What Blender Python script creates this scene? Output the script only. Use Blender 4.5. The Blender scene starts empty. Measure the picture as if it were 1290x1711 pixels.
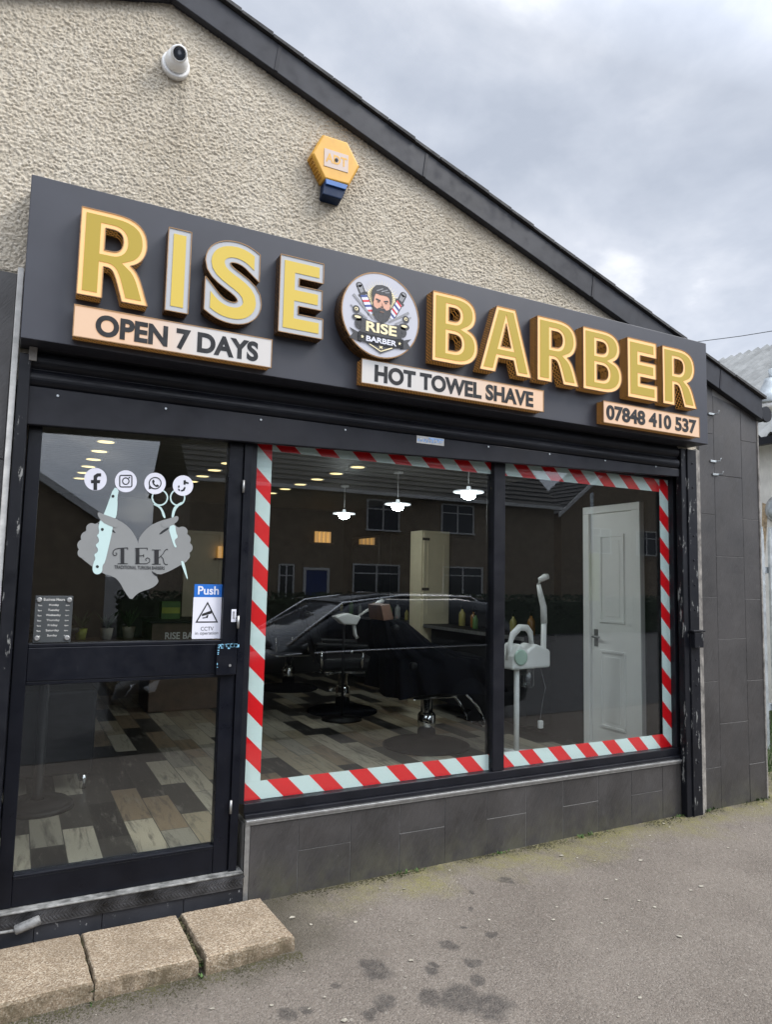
import bpy, bmesh, math, random
from mathutils import Vector, Matrix
R = math.radians
rnd = random.Random(7)
sc = bpy.context.scene
col = sc.collection

# ------------------------------------------------------------------ camera
# facade plane is y = 0, x runs along it to the right, z up; the viewer stands at x = 0
F, YAW, PITCH, ROLL = 1186.9, R(27.457), R(5.357), R(1.204)
PW, PH = 1290.0, 1711.0
CAM = Vector((0, -3.4, 1.52))
fwd = Vector((math.sin(YAW)*math.cos(PITCH), math.cos(YAW)*math.cos(PITCH), math.sin(PITCH)))
rt0 = Vector((math.cos(YAW), -math.sin(YAW), 0)); up0 = rt0.cross(fwd)
rt = rt0*math.cos(ROLL) + up0*math.sin(ROLL); up = -rt0*math.sin(ROLL) + up0*math.cos(ROLL)
cd = bpy.data.cameras.new('camera'); cam = bpy.data.objects.new('camera', cd); col.objects.link(cam)
cam.matrix_world = Matrix(((rt.x, up.x, -fwd.x, CAM.x), (rt.y, up.y, -fwd.y, CAM.y), (rt.z, up.z, -fwd.z, CAM.z), (0, 0, 0, 1)))
cd.sensor_fit = 'HORIZONTAL'; cd.sensor_width = 36; cd.lens = 36*F/PW
cd.clip_start = 0.05; cd.clip_end = 2000
sc.camera = cam
def P(px, py, y=0.0):      # survey helper: a sight line met with a vertical plane of the place
    d = rt*((px-PW/2)/F) - up*((py-PH/2)/F) + fwd
    return CAM + d*((y-CAM.y)/d.y)
def PX(px, py, x):
    d = rt*((px-PW/2)/F) - up*((py-PH/2)/F) + fwd
    return CAM + d*((x-CAM.x)/d.x)

# ------------------------------------------------------------------ light
SUN_EL, SUN_AZ = R(45), R(128)     # azimuth clockwise from +y: the bright side of the sky is behind the viewer, to the right
sun_dir = Vector((math.sin(SUN_AZ)*math.cos(SUN_EL), math.cos(SUN_AZ)*math.cos(SUN_EL), math.sin(SUN_EL)))
w = bpy.data.worlds.new('World'); sc.world = w; w.use_nodes = True
nt = w.node_tree; N = nt.nodes; L = nt.links; N.clear()
def nn(t, **k):
    n = N.new(t)
    for a, b in k.items(): setattr(n, a, b)
    return n
out = nn('ShaderNodeOutputWorld'); bg = nn('ShaderNodeBackground'); bg.inputs[1].default_value = 0.1
sky = nn('ShaderNodeTexSky'); sky.sky_type = 'NISHITA'; sky.sun_disc = False
sky.sun_elevation = SUN_EL; sky.sun_rotation = SUN_AZ
tc = nn('ShaderNodeTexCoord'); sep = nn('ShaderNodeSeparateXYZ'); L.new(tc.outputs['Generated'], sep.inputs[0])
# cloud layer: project direction on a flat deck so clouds shrink towards the horizon
zz = nn('ShaderNodeMath', operation='ADD'); L.new(sep.outputs[2], zz.inputs[0]); zz.inputs[1].default_value = 0.32
zm = nn('ShaderNodeMath', operation='MAXIMUM'); L.new(zz.outputs[0], zm.inputs[0]); zm.inputs[1].default_value = 0.06
dv = nn('ShaderNodeVectorMath', operation='DIVIDE'); L.new(tc.outputs['Generated'], dv.inputs[0])
cb = nn('ShaderNodeCombineXYZ')
for i in range(3): L.new(zm.outputs[0], cb.inputs[i])
L.new(cb.outputs[0], dv.inputs[1])
def noise(scale, det, rough, vec, dist=0.0):
    n = nn('ShaderNodeTexNoise'); n.inputs['Scale'].default_value = scale; n.inputs['Detail'].default_value = det
    n.inputs['Roughness'].default_value = rough; n.inputs['Distortion'].default_value = dist; L.new(vec, n.inputs['Vector']); return n
n1 = noise(2.3, 8, .56, dv.outputs[0], .35); n2 = noise(6.5, 6, .55, dv.outputs[0], .3)
mx = nn('ShaderNodeMath', operation='MULTIPLY_ADD'); L.new(n2.outputs[0], mx.inputs[0]); mx.inputs[1].default_value = .35; L.new(n1.outputs[0], mx.inputs[2])
rp = nn('ShaderNodeValToRGB'); e = rp.color_ramp.elements
e[0].position = .48; e[0].color = (4.0, 4.4, 5.2, 1)
e[1].position = .86; e[1].color = (7.6, 7.8, 8.2, 1)
k_ = e.new(.62); k_.color = (4.7, 5.1, 5.9, 1)
k_ = e.new(.73); k_.color = (5.5, 5.85, 6.6, 1)
L.new(mx.outputs[0], rp.inputs[0])
# the veiled sun lights that half of the cloud deck
dt = nn('ShaderNodeVectorMath', operation='DOT_PRODUCT'); L.new(tc.outputs['Generated'], dt.inputs[0]); dt.inputs[1].default_value = Vector((.1, -.42, .9)).normalized()
g = nn('ShaderNodeMapRange'); g.inputs['From Min'].default_value = .36; g.inputs['From Max'].default_value = 1.0
g.inputs['To Min'].default_value = .70; g.inputs['To Max'].default_value = 3.1; L.new(dt.outputs['Value'], g.inputs['Value'])
g2 = nn('ShaderNodeMapRange'); g2.inputs['From Min'].default_value = .02; g2.inputs['From Max'].default_value = .5; g2.inputs['To Min'].default_value = 1.22; g2.inputs['To Max'].default_value = 1.0; L.new(sep.outputs[2], g2.inputs['Value'])
gm_ = nn('ShaderNodeMath', operation='MULTIPLY'); L.new(g.outputs[0], gm_.inputs[0]); L.new(g2.outputs[0], gm_.inputs[1])
ml = nn('ShaderNodeVectorMath', operation='SCALE'); L.new(rp.outputs[0], ml.inputs[0]); L.new(gm_.outputs[0], ml.inputs['Scale'])
cov = nn('ShaderNodeMapRange'); cov.inputs['From Min'].default_value = .36; cov.inputs['From Max'].default_value = .5
cov.inputs['To Min'].default_value = .97; cov.inputs['To Max'].default_value = 1.0; L.new(n1.outputs[0], cov.inputs['Value'])
mixs = nn('ShaderNodeMix', data_type='RGBA'); L.new(cov.outputs[0], mixs.inputs['Factor']); L.new(sky.outputs[0], mixs.inputs[6]); L.new(ml.outputs[0], mixs.inputs[7])
L.new(mixs.outputs[2], bg.inputs[0]); L.new(bg.outputs[0], out.inputs[0])
sd = bpy.data.lights.new('sun', 'SUN'); sd.energy = 1.5; sd.angle = R(22); sd.color = (1, .96, .9)
so = bpy.data.objects.new('sun', sd); col.objects.link(so); so.rotation_euler = (-sun_dir).to_track_quat('-Z', 'Y').to_euler()
sc.view_settings.view_transform = 'Standard'; sc.view_settings.look = 'None'
sc.view_settings.exposure = 0.93; sc.view_settings.gamma = 1
sc.render.engine = 'CYCLES'; sc.cycles.use_denoising = True; sc.cycles.max_bounces = 8
sc.cycles.transparent_max_bounces = 16; sc.cycles.sample_clamp_indirect = 4

# ------------------------------------------------------------------ materials
class Mat:
    def __init__(s, name):
        s.m = bpy.data.materials.new(name); s.m.use_nodes = True; s.t = s.m.node_tree
        s.N = s.t.nodes; s.L = s.t.links; s.b = s.N['Principled BSDF']; s.pos = None
    def n(s, t, **k):
        q = s.N.new(t)
        for a, b in k.items(): setattr(q, a, b)
        return q
    def P(s, scale=(1, 1, 1), rot=(0, 0, 0)):
        g = s.n('ShaderNodeNewGeometry'); m = s.n('ShaderNodeMapping'); m.inputs['Scale'].default_value = scale; m.inputs['Rotation'].default_value = rot
        s.L.new(g.outputs['Position'], m.inputs[0]); return m.outputs[0]
    def O(s, scale=(1, 1, 1)):
        g = s.n('ShaderNodeTexCoord'); m = s.n('ShaderNodeMapping'); m.inputs['Scale'].default_value = scale
        s.L.new(g.outputs['Object'], m.inputs[0]); return m.outputs[0]
    def noise(s, scale, vec=None, det=4, rough=.55, dist=0):
        q = s.n('ShaderNodeTexNoise'); q.inputs['Scale'].default_value = scale; q.inputs['Detail'].default_value = det
        q.inputs['Roughness'].default_value = rough; q.inputs['Distortion'].default_value = dist
        s.L.new(vec or s.P(), q.inputs['Vector']); return q.outputs[0]
    def ramp(s, f, stops):
        r = s.n('ShaderNodeValToRGB'); el = r.color_ramp.elements
        while len(el) < len(stops): el.new(.5)
        for x, (p, c) in zip(el, stops): x.position = p; x.color = c if len(c) == 4 else (*c, 1)
        s.L.new(f, r.inputs[0]); return r.outputs[0]
    def rng(s, f, a, b, c=0., d=1.):
        r = s.n('ShaderNodeMapRange'); s.L.new(f, r.inputs[0])
        for i, v in enumerate((a, b, c, d)): r.inputs[i+1].default_value = v
        return r.outputs[0]
    def math(s, op, a, b):
        q = s.n('ShaderNodeMath', operation=op)
        for i, v in enumerate((a, b)):
            if isinstance(v, (int, float)): q.inputs[i].default_value = v
            else: s.L.new(v, q.inputs[i])
        return q.outputs[0]
    def mix(s, f, a, b):
        q = s.n('ShaderNodeMix', data_type='RGBA')
        for i, v in ((0, f), (6, a), (7, b)):
            if isinstance(v, (int, float)): q.inputs[i].default_value = v
            elif isinstance(v, tuple): q.inputs[i].default_value = v if len(v) == 4 else (*v, 1)
            else: s.L.new(v, q.inputs[i])
        return q.outputs[2]
    def col(s, c):
        if isinstance(c, tuple): s.b.inputs['Base Color'].default_value = (*c, 1)
        else: s.L.new(c, s.b.inputs['Base Color'])
        return s
    def set(s, rough=None, metal=None, spec=None, coat=None):
        for nme, v in (('Roughness', rough), ('Metallic', metal), ('Specular IOR Level', spec), ('Coat Weight', coat)):
            if v is None: continue
            if isinstance(v, (int, float)): s.b.inputs[nme].default_value = v
            else: s.L.new(v, s.b.inputs[nme])
        return s
    def bump(s, h, strength=.5, dist=.01):
        q = s.n('ShaderNodeBump'); q.inputs['Strength'].default_value = strength; q.inputs['Distance'].default_value = dist
        s.L.new(h, q.inputs['Height']); s.L.new(q.outputs[0], s.b.inputs['Normal']); return s
    def emit(s, c, st):
        if isinstance(c, tuple): s.b.inputs['Emission Color'].default_value = (*c, 1)
        else: s.L.new(c, s.b.inputs['Emission Color'])
        if isinstance(st, (int, float)): s.b.inputs['Emission Strength'].default_value = st
        else: s.L.new(st, s.b.inputs['Emission Strength'])
        return s

def plain(name, c, rough=.5, metal=0., var=.12, scale=9., bump=0., bscale=60., spec=None):
    m = Mat(name); f = m.noise(scale)
    lo = tuple(x*(1-var) for x in c); hi = tuple(min(1, x*(1+var)) for x in c)
    m.col(m.mix(m.rng(f, .3, .7), lo, hi)); m.set(rough=m.rng(m.noise(scale*3), .3, .7, rough*.85, min(1, rough*1.15)), metal=metal, spec=spec)
    if bump: m.bump(m.noise(bscale), bump, .004)
    return m.m
def paint(name, c, rough=.38, chip=.0, chipc=(.45, .45, .43), stretch=(1, 1, .25)):
    m = Mat(name); f = m.noise(5, m.P(), 5)
    base = m.mix(m.rng(f, .3, .72), tuple(x*.8 for x in c), tuple(x*1.3+.002 for x in c))
    dust = m.rng(m.noise(40, m.P((1, 1, .4)), 6, .7), .64, .82, 0, .16)
    base = m.mix(dust, base, (.12, .12, .12))
    if chip:
        k = m.rng(m.noise(28, m.P(stretch), 6, .68), 1-chip, 1-chip+.03)
        base = m.mix(k, base, chipc)
    m.col(base); m.set(rough=m.rng(m.noise(14, None, 5), .3, .7, rough*.75, rough*1.35), spec=.24)
    m.bump(m.noise(90, None, 3), .08, .002); return m.m

def roughcast():
    m = Mat('cream_roughcast'); p = m.P()
    big = m.noise(1.3, p, 4); mid = m.noise(9, p, 4)
    c = m.mix(m.rng(big, .35, .68), (.485, .427, .335), (.575, .517, .42))
    c = m.mix(m.rng(mid, .4, .75, 0, .35), c, (.46, .39, .29))
    v = m.n('ShaderNodeTexVoronoi'); v.feature = 'SMOOTH_F1'; v.inputs['Scale'].default_value = 62; v.inputs['Smoothness'].default_value = .5
    wv = m.n('ShaderNodeVectorMath', operation='ADD'); m.L.new(p, wv.inputs[0])
    wn = m.n('ShaderNodeTexNoise'); wn.inputs['Scale'].default_value = 45; m.L.new(p, wn.inputs['Vector'])
    ws = m.n('ShaderNodeVectorMath', operation='SCALE'); ws.inputs['Scale'].default_value = .022; m.L.new(wn.outputs[1], ws.inputs[0])
    m.L.new(ws.outputs[0], wv.inputs[1]); m.L.new(wv.outputs[0], v.inputs['Vector'])
    st = m.math('SUBTRACT', m.noise(85, p, 5, .62), m.math('MULTIPLY', v.outputs['Distance'], .75))
    grit = m.rng(m.noise(150, p, 2), .66, .74, 0, .55)
    c = m.mix(grit, c, (.15, .12, .09))
    vt = m.n('ShaderNodeTexVoronoi'); vt.inputs['Scale'].default_value = 105; m.L.new(p, vt.inputs['Vector']); vs = m.n('ShaderNodeSeparateColor'); m.L.new(vt.outputs['Color'], vs.inputs[0])
    c = m.mix(m.rng(vs.outputs[0], .55, 1, 0, .4), c, m.mix(vs.outputs[1], (.30, .25, .19), (.72, .69, .62)))
    c = m.mix(m.rng(m.noise(6, m.P((1, 1, .12)), 5, .6), .52, .75, 0, .28), c, (.33, .29, .225))
    gx = m.n('ShaderNodeNewGeometry'); xx = m.n('ShaderNodeSeparateXYZ'); m.L.new(gx.outputs['Position'], xx.inputs[0]); stk = m.noise(22, m.P((1, 1, .05)), 4, .6)
    for x_, zt, zl, w_ in ((.54, 3.9, .55, .07), (1.30, 3.55, .42, .08), (1.43, 3.5, .4, .06), (2.2, 3.85, .5, .2), (3.0, 3.55, .4, .2)):   # drip stains
        dx_ = m.rng(m.math('ABSOLUTE', m.math('SUBTRACT', xx.outputs[0], x_), 0), w_, w_*.3); dz_ = m.math('MULTIPLY', m.rng(xx.outputs[2], zt-zl, zt), m.rng(xx.outputs[2], zt+.03, zt))
        c = m.mix(m.math('MULTIPLY', m.math('MULTIPLY', m.math('MULTIPLY', dx_, dz_), m.rng(stk, .42, .62)), .5), c, (.2, .17, .125))
    rust = m.rng(m.noise(3.1, m.P((1, 1, .55)), 6, .7), .73, .8, 0, .5)
    c = m.mix(rust, c, (.25, .13, .06))
    m.col(c); m.set(rough=.95, spec=.2); m.bump(m.math('ADD', m.noise(170, p, 4, .65), m.math('MULTIPLY', st, .6)), .55, .01); return m.m
def slate(name='slate_tile', tint=(.034, .031, .0295)):
    m = Mat(name); p = m.P()
    mp = m.n('ShaderNodeMapping'); mp.inputs['Scale'].default_value = (1, 1, .13); m.L.new(m.P((1, 1, 1), (0, R(-33), 0)), mp.inputs[0]); r1 = m.noise(75, mp.outputs[0], 5, .6, 2.2)
    c = m.mix(m.rng(m.noise(3.2, p, 5), .35, .7), tuple(x*.75 for x in tint), tuple(x*1.35 for x in tint))
    c = m.mix(m.rng(m.noise(11, m.P((1, 1, .3)), 6, .72), .62, .8, 0, .5), c, (.095, .09, .086))
    c = m.mix(m.rng(m.noise(70, p, 3, .6), .71, .76, 0, .6), c, (.16, .155, .15))
    gm = m.n('ShaderNodeNewGeometry'); sx = m.n('ShaderNodeSeparateXYZ'); m.L.new(gm.outputs['Position'], sx.inputs[0])
    low = m.math('MULTIPLY', m.rng(sx.outputs[2], .22, .0, 0, 1), m.rng(m.noise(7, p, 5, .65), .4, .62))
    c = m.mix(m.math('MULTIPLY', low, .55), c, (.085, .083, .05))
    m.col(c); m.set(rough=m.rng(m.noise(8, p), .3, .7, .36, .6)); c2 = m.mix(m.rng(r1, .4, .68), c, m.mix(.13, c, (.13, .125, .12))); m.col(c2); m.bump(r1, .28, .006); return m.m
def asphalt():
    m = Mat('worn_tarmac'); p = m.P()
    c = m.mix(m.rng(m.noise(1.6, p, 6, .6), .3, .72), (.118, .098, .080), (.188, .160, .132))
    v = m.n('ShaderNodeTexVoronoi'); v.inputs['Scale'].default_value = 150; m.L.new(p, v.inputs['Vector'])
    sv = m.n('ShaderNodeSeparateColor'); m.L.new(v.outputs['Color'], sv.inputs[0])
    c = m.mix(m.rng(sv.outputs[0], .0, 1., .0, .5), c, m.mix(sv.outputs[1], (.055, .048, .042), (.30, .265, .225)))
    # pale grit
    v2 = m.n('ShaderNodeTexVoronoi'); v2.inputs['Scale'].default_value = 23; m.L.new(p, v2.inputs['Vector'])
    s2 = m.n('ShaderNodeSeparateColor'); m.L.new(v2.outputs['Color'], s2.inputs[0])
    gr = m.math('MULTIPLY', m.rng(v2.outputs['Distance'], .2, .13), m.rng(s2.outputs[0], .93, .95))
    c = m.mix(m.math('MULTIPLY', gr, .45), c, (.34, .31, .26))
    # moss near the wall
    g = m.n('ShaderNodeNewGeometry'); sx = m.n('ShaderNodeSeparateXYZ'); m.L.new(g.outputs['Position'], sx.inputs[0])
    near = m.rng(m.math('ADD', sx.outputs[1], m.math('MULTIPLY', m.math('SUBTRACT', m.noise(2.2, p, 5, .6), .5), .75)), -.38, -.12)
    right = m.rng(sx.outputs[0], 1.15, 1.9)
    mo = m.math('MULTIPLY', m.math('MULTIPLY', m.math('MULTIPLY', near, right), m.rng(m.noise(6.5, p, 7, .7), .32, .56)), m.rng(m.noise(55, p, 6, .75), .36, .56, .25, 1))
    c = m.mix(m.math('MULTIPLY', mo, .92), c, m.mix(m.noise(60, p, 3), (.135, .125, .04), (.24, .215, .085)))
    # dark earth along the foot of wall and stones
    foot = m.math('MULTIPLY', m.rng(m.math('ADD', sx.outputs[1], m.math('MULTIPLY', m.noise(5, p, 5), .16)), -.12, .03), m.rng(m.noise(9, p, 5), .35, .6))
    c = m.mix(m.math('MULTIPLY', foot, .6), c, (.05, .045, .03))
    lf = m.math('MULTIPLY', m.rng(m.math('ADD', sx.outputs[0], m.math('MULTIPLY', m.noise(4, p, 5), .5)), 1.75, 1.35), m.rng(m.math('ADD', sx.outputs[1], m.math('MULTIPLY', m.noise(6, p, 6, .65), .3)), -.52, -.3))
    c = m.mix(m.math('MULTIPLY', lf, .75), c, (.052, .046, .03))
    # damp stains, each with its own outline
    tot = None
    wob = m.n('ShaderNodeTexNoise'); wob.inputs['Scale'].default_value = 14; wob.inputs['Detail'].default_value = 5; m.L.new(p, wob.inputs['Vector'])
    wo = m.n('ShaderNodeVectorMath', operation='MULTIPLY_ADD'); m.L.new(wob.outputs[1], wo.inputs[0]); wo.inputs[1].default_value = (.09, .09, 0); m.L.new(p, wo.inputs[2])
    for x, y, r in STAINS:
        d = m.n('ShaderNodeVectorMath', operation='DISTANCE'); m.L.new(wo.outputs[0], d.inputs[0]); d.inputs[1].default_value = (x+.045, y+.045, -.07*(-y-.05)+.008*x)
        q = m.rng(d.outputs['Value'], r, r*.62); tot = q if tot is None else m.math('MAXIMUM', tot, q)
    c = m.mix(m.math('MULTIPLY', tot, m.rng(m.noise(40, p, 4), .25, .6, .3, .75)), c, (.045, .04, .036))
    m.col(c); m.set(rough=m.rng(tot, 0, 1, .92, .6), spec=.25)
    h = m.math('ADD', m.math('MULTIPLY', v.outputs['Distance'], -.7), m.noise(60, p, 5, .7)); m.bump(h, .65, .009); return m.m
STAINS = [(1.382, -.737, .075), (1.36, -.70, .05), (1.735, -.701, .05), (2.328, -.334, .042), (2.1, -.36, .02), (1.973, -.718, .032), (1.767, -.856, .04), (1.60, -1.02, .10), (1.50, -.97, .06), (1.68, -1.10, .1), (1.72, -.95, .035),
          (1.316, -.927, .055), (1.25, -.96, .04), (1.194, -.763, .025), (.971, -.843, .05), (1.05, -.85, .03), (1.9, -.62, .02), (2.0, -.5, .016), (1.58, -.83, .035), (1.62, -.8, .03), (1.2, -1.1, .06)]
def granite():
    m = Mat('tan_granite'); p = m.P()
    v = m.n('ShaderNodeTexVoronoi'); v.inputs['Scale'].default_value = 210; m.L.new(p, v.inputs['Vector'])
    s = m.n('ShaderNodeSeparateColor'); m.L.new(v.outputs['Color'], s.inputs[0])
    c = m.ramp(s.outputs[0], [(0, (.13, .095, .065)), (.3, (.25, .19, .13)), (.7, (.33, .26, .18)), (1, (.46, .40, .31))])
    c = m.mix(m.rng(m.noise(5, p, 6, .65), .42, .7, 0, .6), c, (.14, .105, .07))
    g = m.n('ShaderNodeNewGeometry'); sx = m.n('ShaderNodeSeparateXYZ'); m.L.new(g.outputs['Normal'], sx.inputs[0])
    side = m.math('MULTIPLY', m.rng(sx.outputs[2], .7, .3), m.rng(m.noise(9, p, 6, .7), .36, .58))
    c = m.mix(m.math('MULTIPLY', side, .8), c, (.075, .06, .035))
    m.col(c); m.set(rough=.9, spec=.2); m.bump(m.math('ADD', m.noise(120, p, 4, .7), m.math('MULTIPLY', v.outputs['Distance'], .4)), .3, .005); return m.m
def glass():
    m = Mat('window_glass'); m.N.remove(m.b)
    lw = m.n('ShaderNodeLayerWeight'); lw.inputs[0].default_value = .5
    f = m.math('POWER', lw.outputs['Facing'], 5.0); f = m.math('ADD', m.math('MULTIPLY', f, .92), .057)
    t = m.n('ShaderNodeBsdfTransparent'); t.inputs[0].default_value = (.93, .95, .94, 1)
    gl = m.n('ShaderNodeBsdfGlossy'); gl.inputs['Roughness'].default_value = 0.0; gl.inputs['Color'].default_value = (.97, .98, 1, 1)
    ms = m.n('ShaderNodeMixShader'); m.L.new(f, ms.inputs[0]); m.L.new(t.outputs[0], ms.inputs[1]); m.L.new(gl.outputs[0], ms.inputs[2])
    m.L.new(ms.outputs[0], m.N['Material Output'].inputs[0]); return m.m
def tape(name, phase, period):
    m = Mat(name); g = m.n('ShaderNodeNewGeometry'); sx = m.n('ShaderNodeSeparateXYZ'); m.L.new(g.outputs['Position'], sx.inputs[0])
    u = m.math('SUBTRACT', m.math('ADD', sx.outputs[0], sx.outputs[2]), phase - 20*period)
    fr = m.math('FRACT', m.math('DIVIDE', u, period), 0.0)
    c = m.mix(m.rng(fr, .479, .487), (.72, .008, .014), (.62, .72, .71))
    m.col(c); m.set(rough=.35); return m.m
def planks():
    m = Mat('plank_tile_floor')
    br = m.n('ShaderNodeTexBrick'); br.offset = .37; br.offset_frequency = 2
    v = m.P((1, 1, 1), (0, 0, R(90))); m.L.new(v, br.inputs['Vector'])
    br.inputs['Scale'].default_value = 1; br.inputs['Brick Width'].default_value = .62; br.inputs['Row Height'].default_value = .155
    br.inputs['Mortar Size'].default_value = .0025; br.inputs['Color1'].default_value = (0, 0, 0, 1); br.inputs['Color2'].default_value = (1, 1, 1, 1); br.inputs['Mortar'].default_value = (.5, .5, .5, 1)
    c = m.ramp(br.outputs[0], [(0, (.018, .018, .018)), (.22, (.05, .047, .042)), (.32, (.36, .305, .215)), (.45, (.46, .42, .335)), (.58, (.27, .20, .13)), (.7, (.50, .445, .34)), (.84, (.33, .305, .25)), (.9, (.035, .033, .03))])
    c.node.color_ramp.interpolation = 'CONSTANT'
    gr = m.noise(22, m.P((1, .12, 1)), 7, .7, .6)
    c = m.mix(m.rng(gr, .50, .66, 0, .75), c, (.06, .055, .05))
    c = m.mix(m.rng(m.noise(18, m.P((1, .2, 1)), 6, .7), .56, .7, 0, .5), c, (.36, .34, .29))
    c = m.mix(br.outputs['Fac'], c, (.05, .05, .045))
    m.col(c); m.set(rough=.34); m.bump(gr, .12, .003); return m.m
def letter_side(name, glow):
    m = Mat(name); g = m.n('ShaderNodeNewGeometry'); sx = m.n('ShaderNodeSeparateXYZ'); m.L.new(g.outputs['Position'], sx.inputs[0])
    cb = m.n('ShaderNodeCombineXYZ'); m.L.new(m.math('ADD', sx.outputs[2], m.math('MULTIPLY', sx.outputs[0], 1.0)), cb.inputs[0]); m.L.new(sx.outputs[1], cb.inputs[1])
    br = m.n('ShaderNodeTexBrick'); m.L.new(cb.outputs[0], br.inputs['Vector']); br.inputs['Scale'].default_value = 1
    br.inputs['Brick Width'].default_value = .017; br.inputs['Row Height'].default_value = .0125; br.inputs['Mortar Size'].default_value = .003
    br.inputs['Color1'].default_value = (.30, .155, .055, 1); br.inputs['Color2'].default_value = (.07, .035, .016, 1); br.inputs['Mortar'].default_value = (.02, .012, .008, 1)
    m.col(br.outputs[0]); m.set(rough=.35, metal=.45)
    m.emit(m.mix(br.outputs['Fac'], (.9, .42, .1), (0, 0, 0)), glow); m.bump(m.rng(br.outputs['Fac'], 0, 1, 1, 0), .6, .004); return m.m
def led_face(name, a, b, st, x0=0, x1=1, base=(.75, .74, .7)):   # LED sign acrylic; glow painted into emission, warm and cool blended along x
    m = Mat(name); g = m.n('ShaderNodeNewGeometry'); sx = m.n('ShaderNodeSeparateXYZ'); m.L.new(g.outputs['Position'], sx.inputs[0])
    t = m.rng(sx.outputs[0], x0, x1); t.node.interpolation_type = 'SMOOTHSTEP'
    m.col(base); m.set(rough=.45, spec=.25); m.emit(m.mix(t, a, b), st); return m.m

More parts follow.
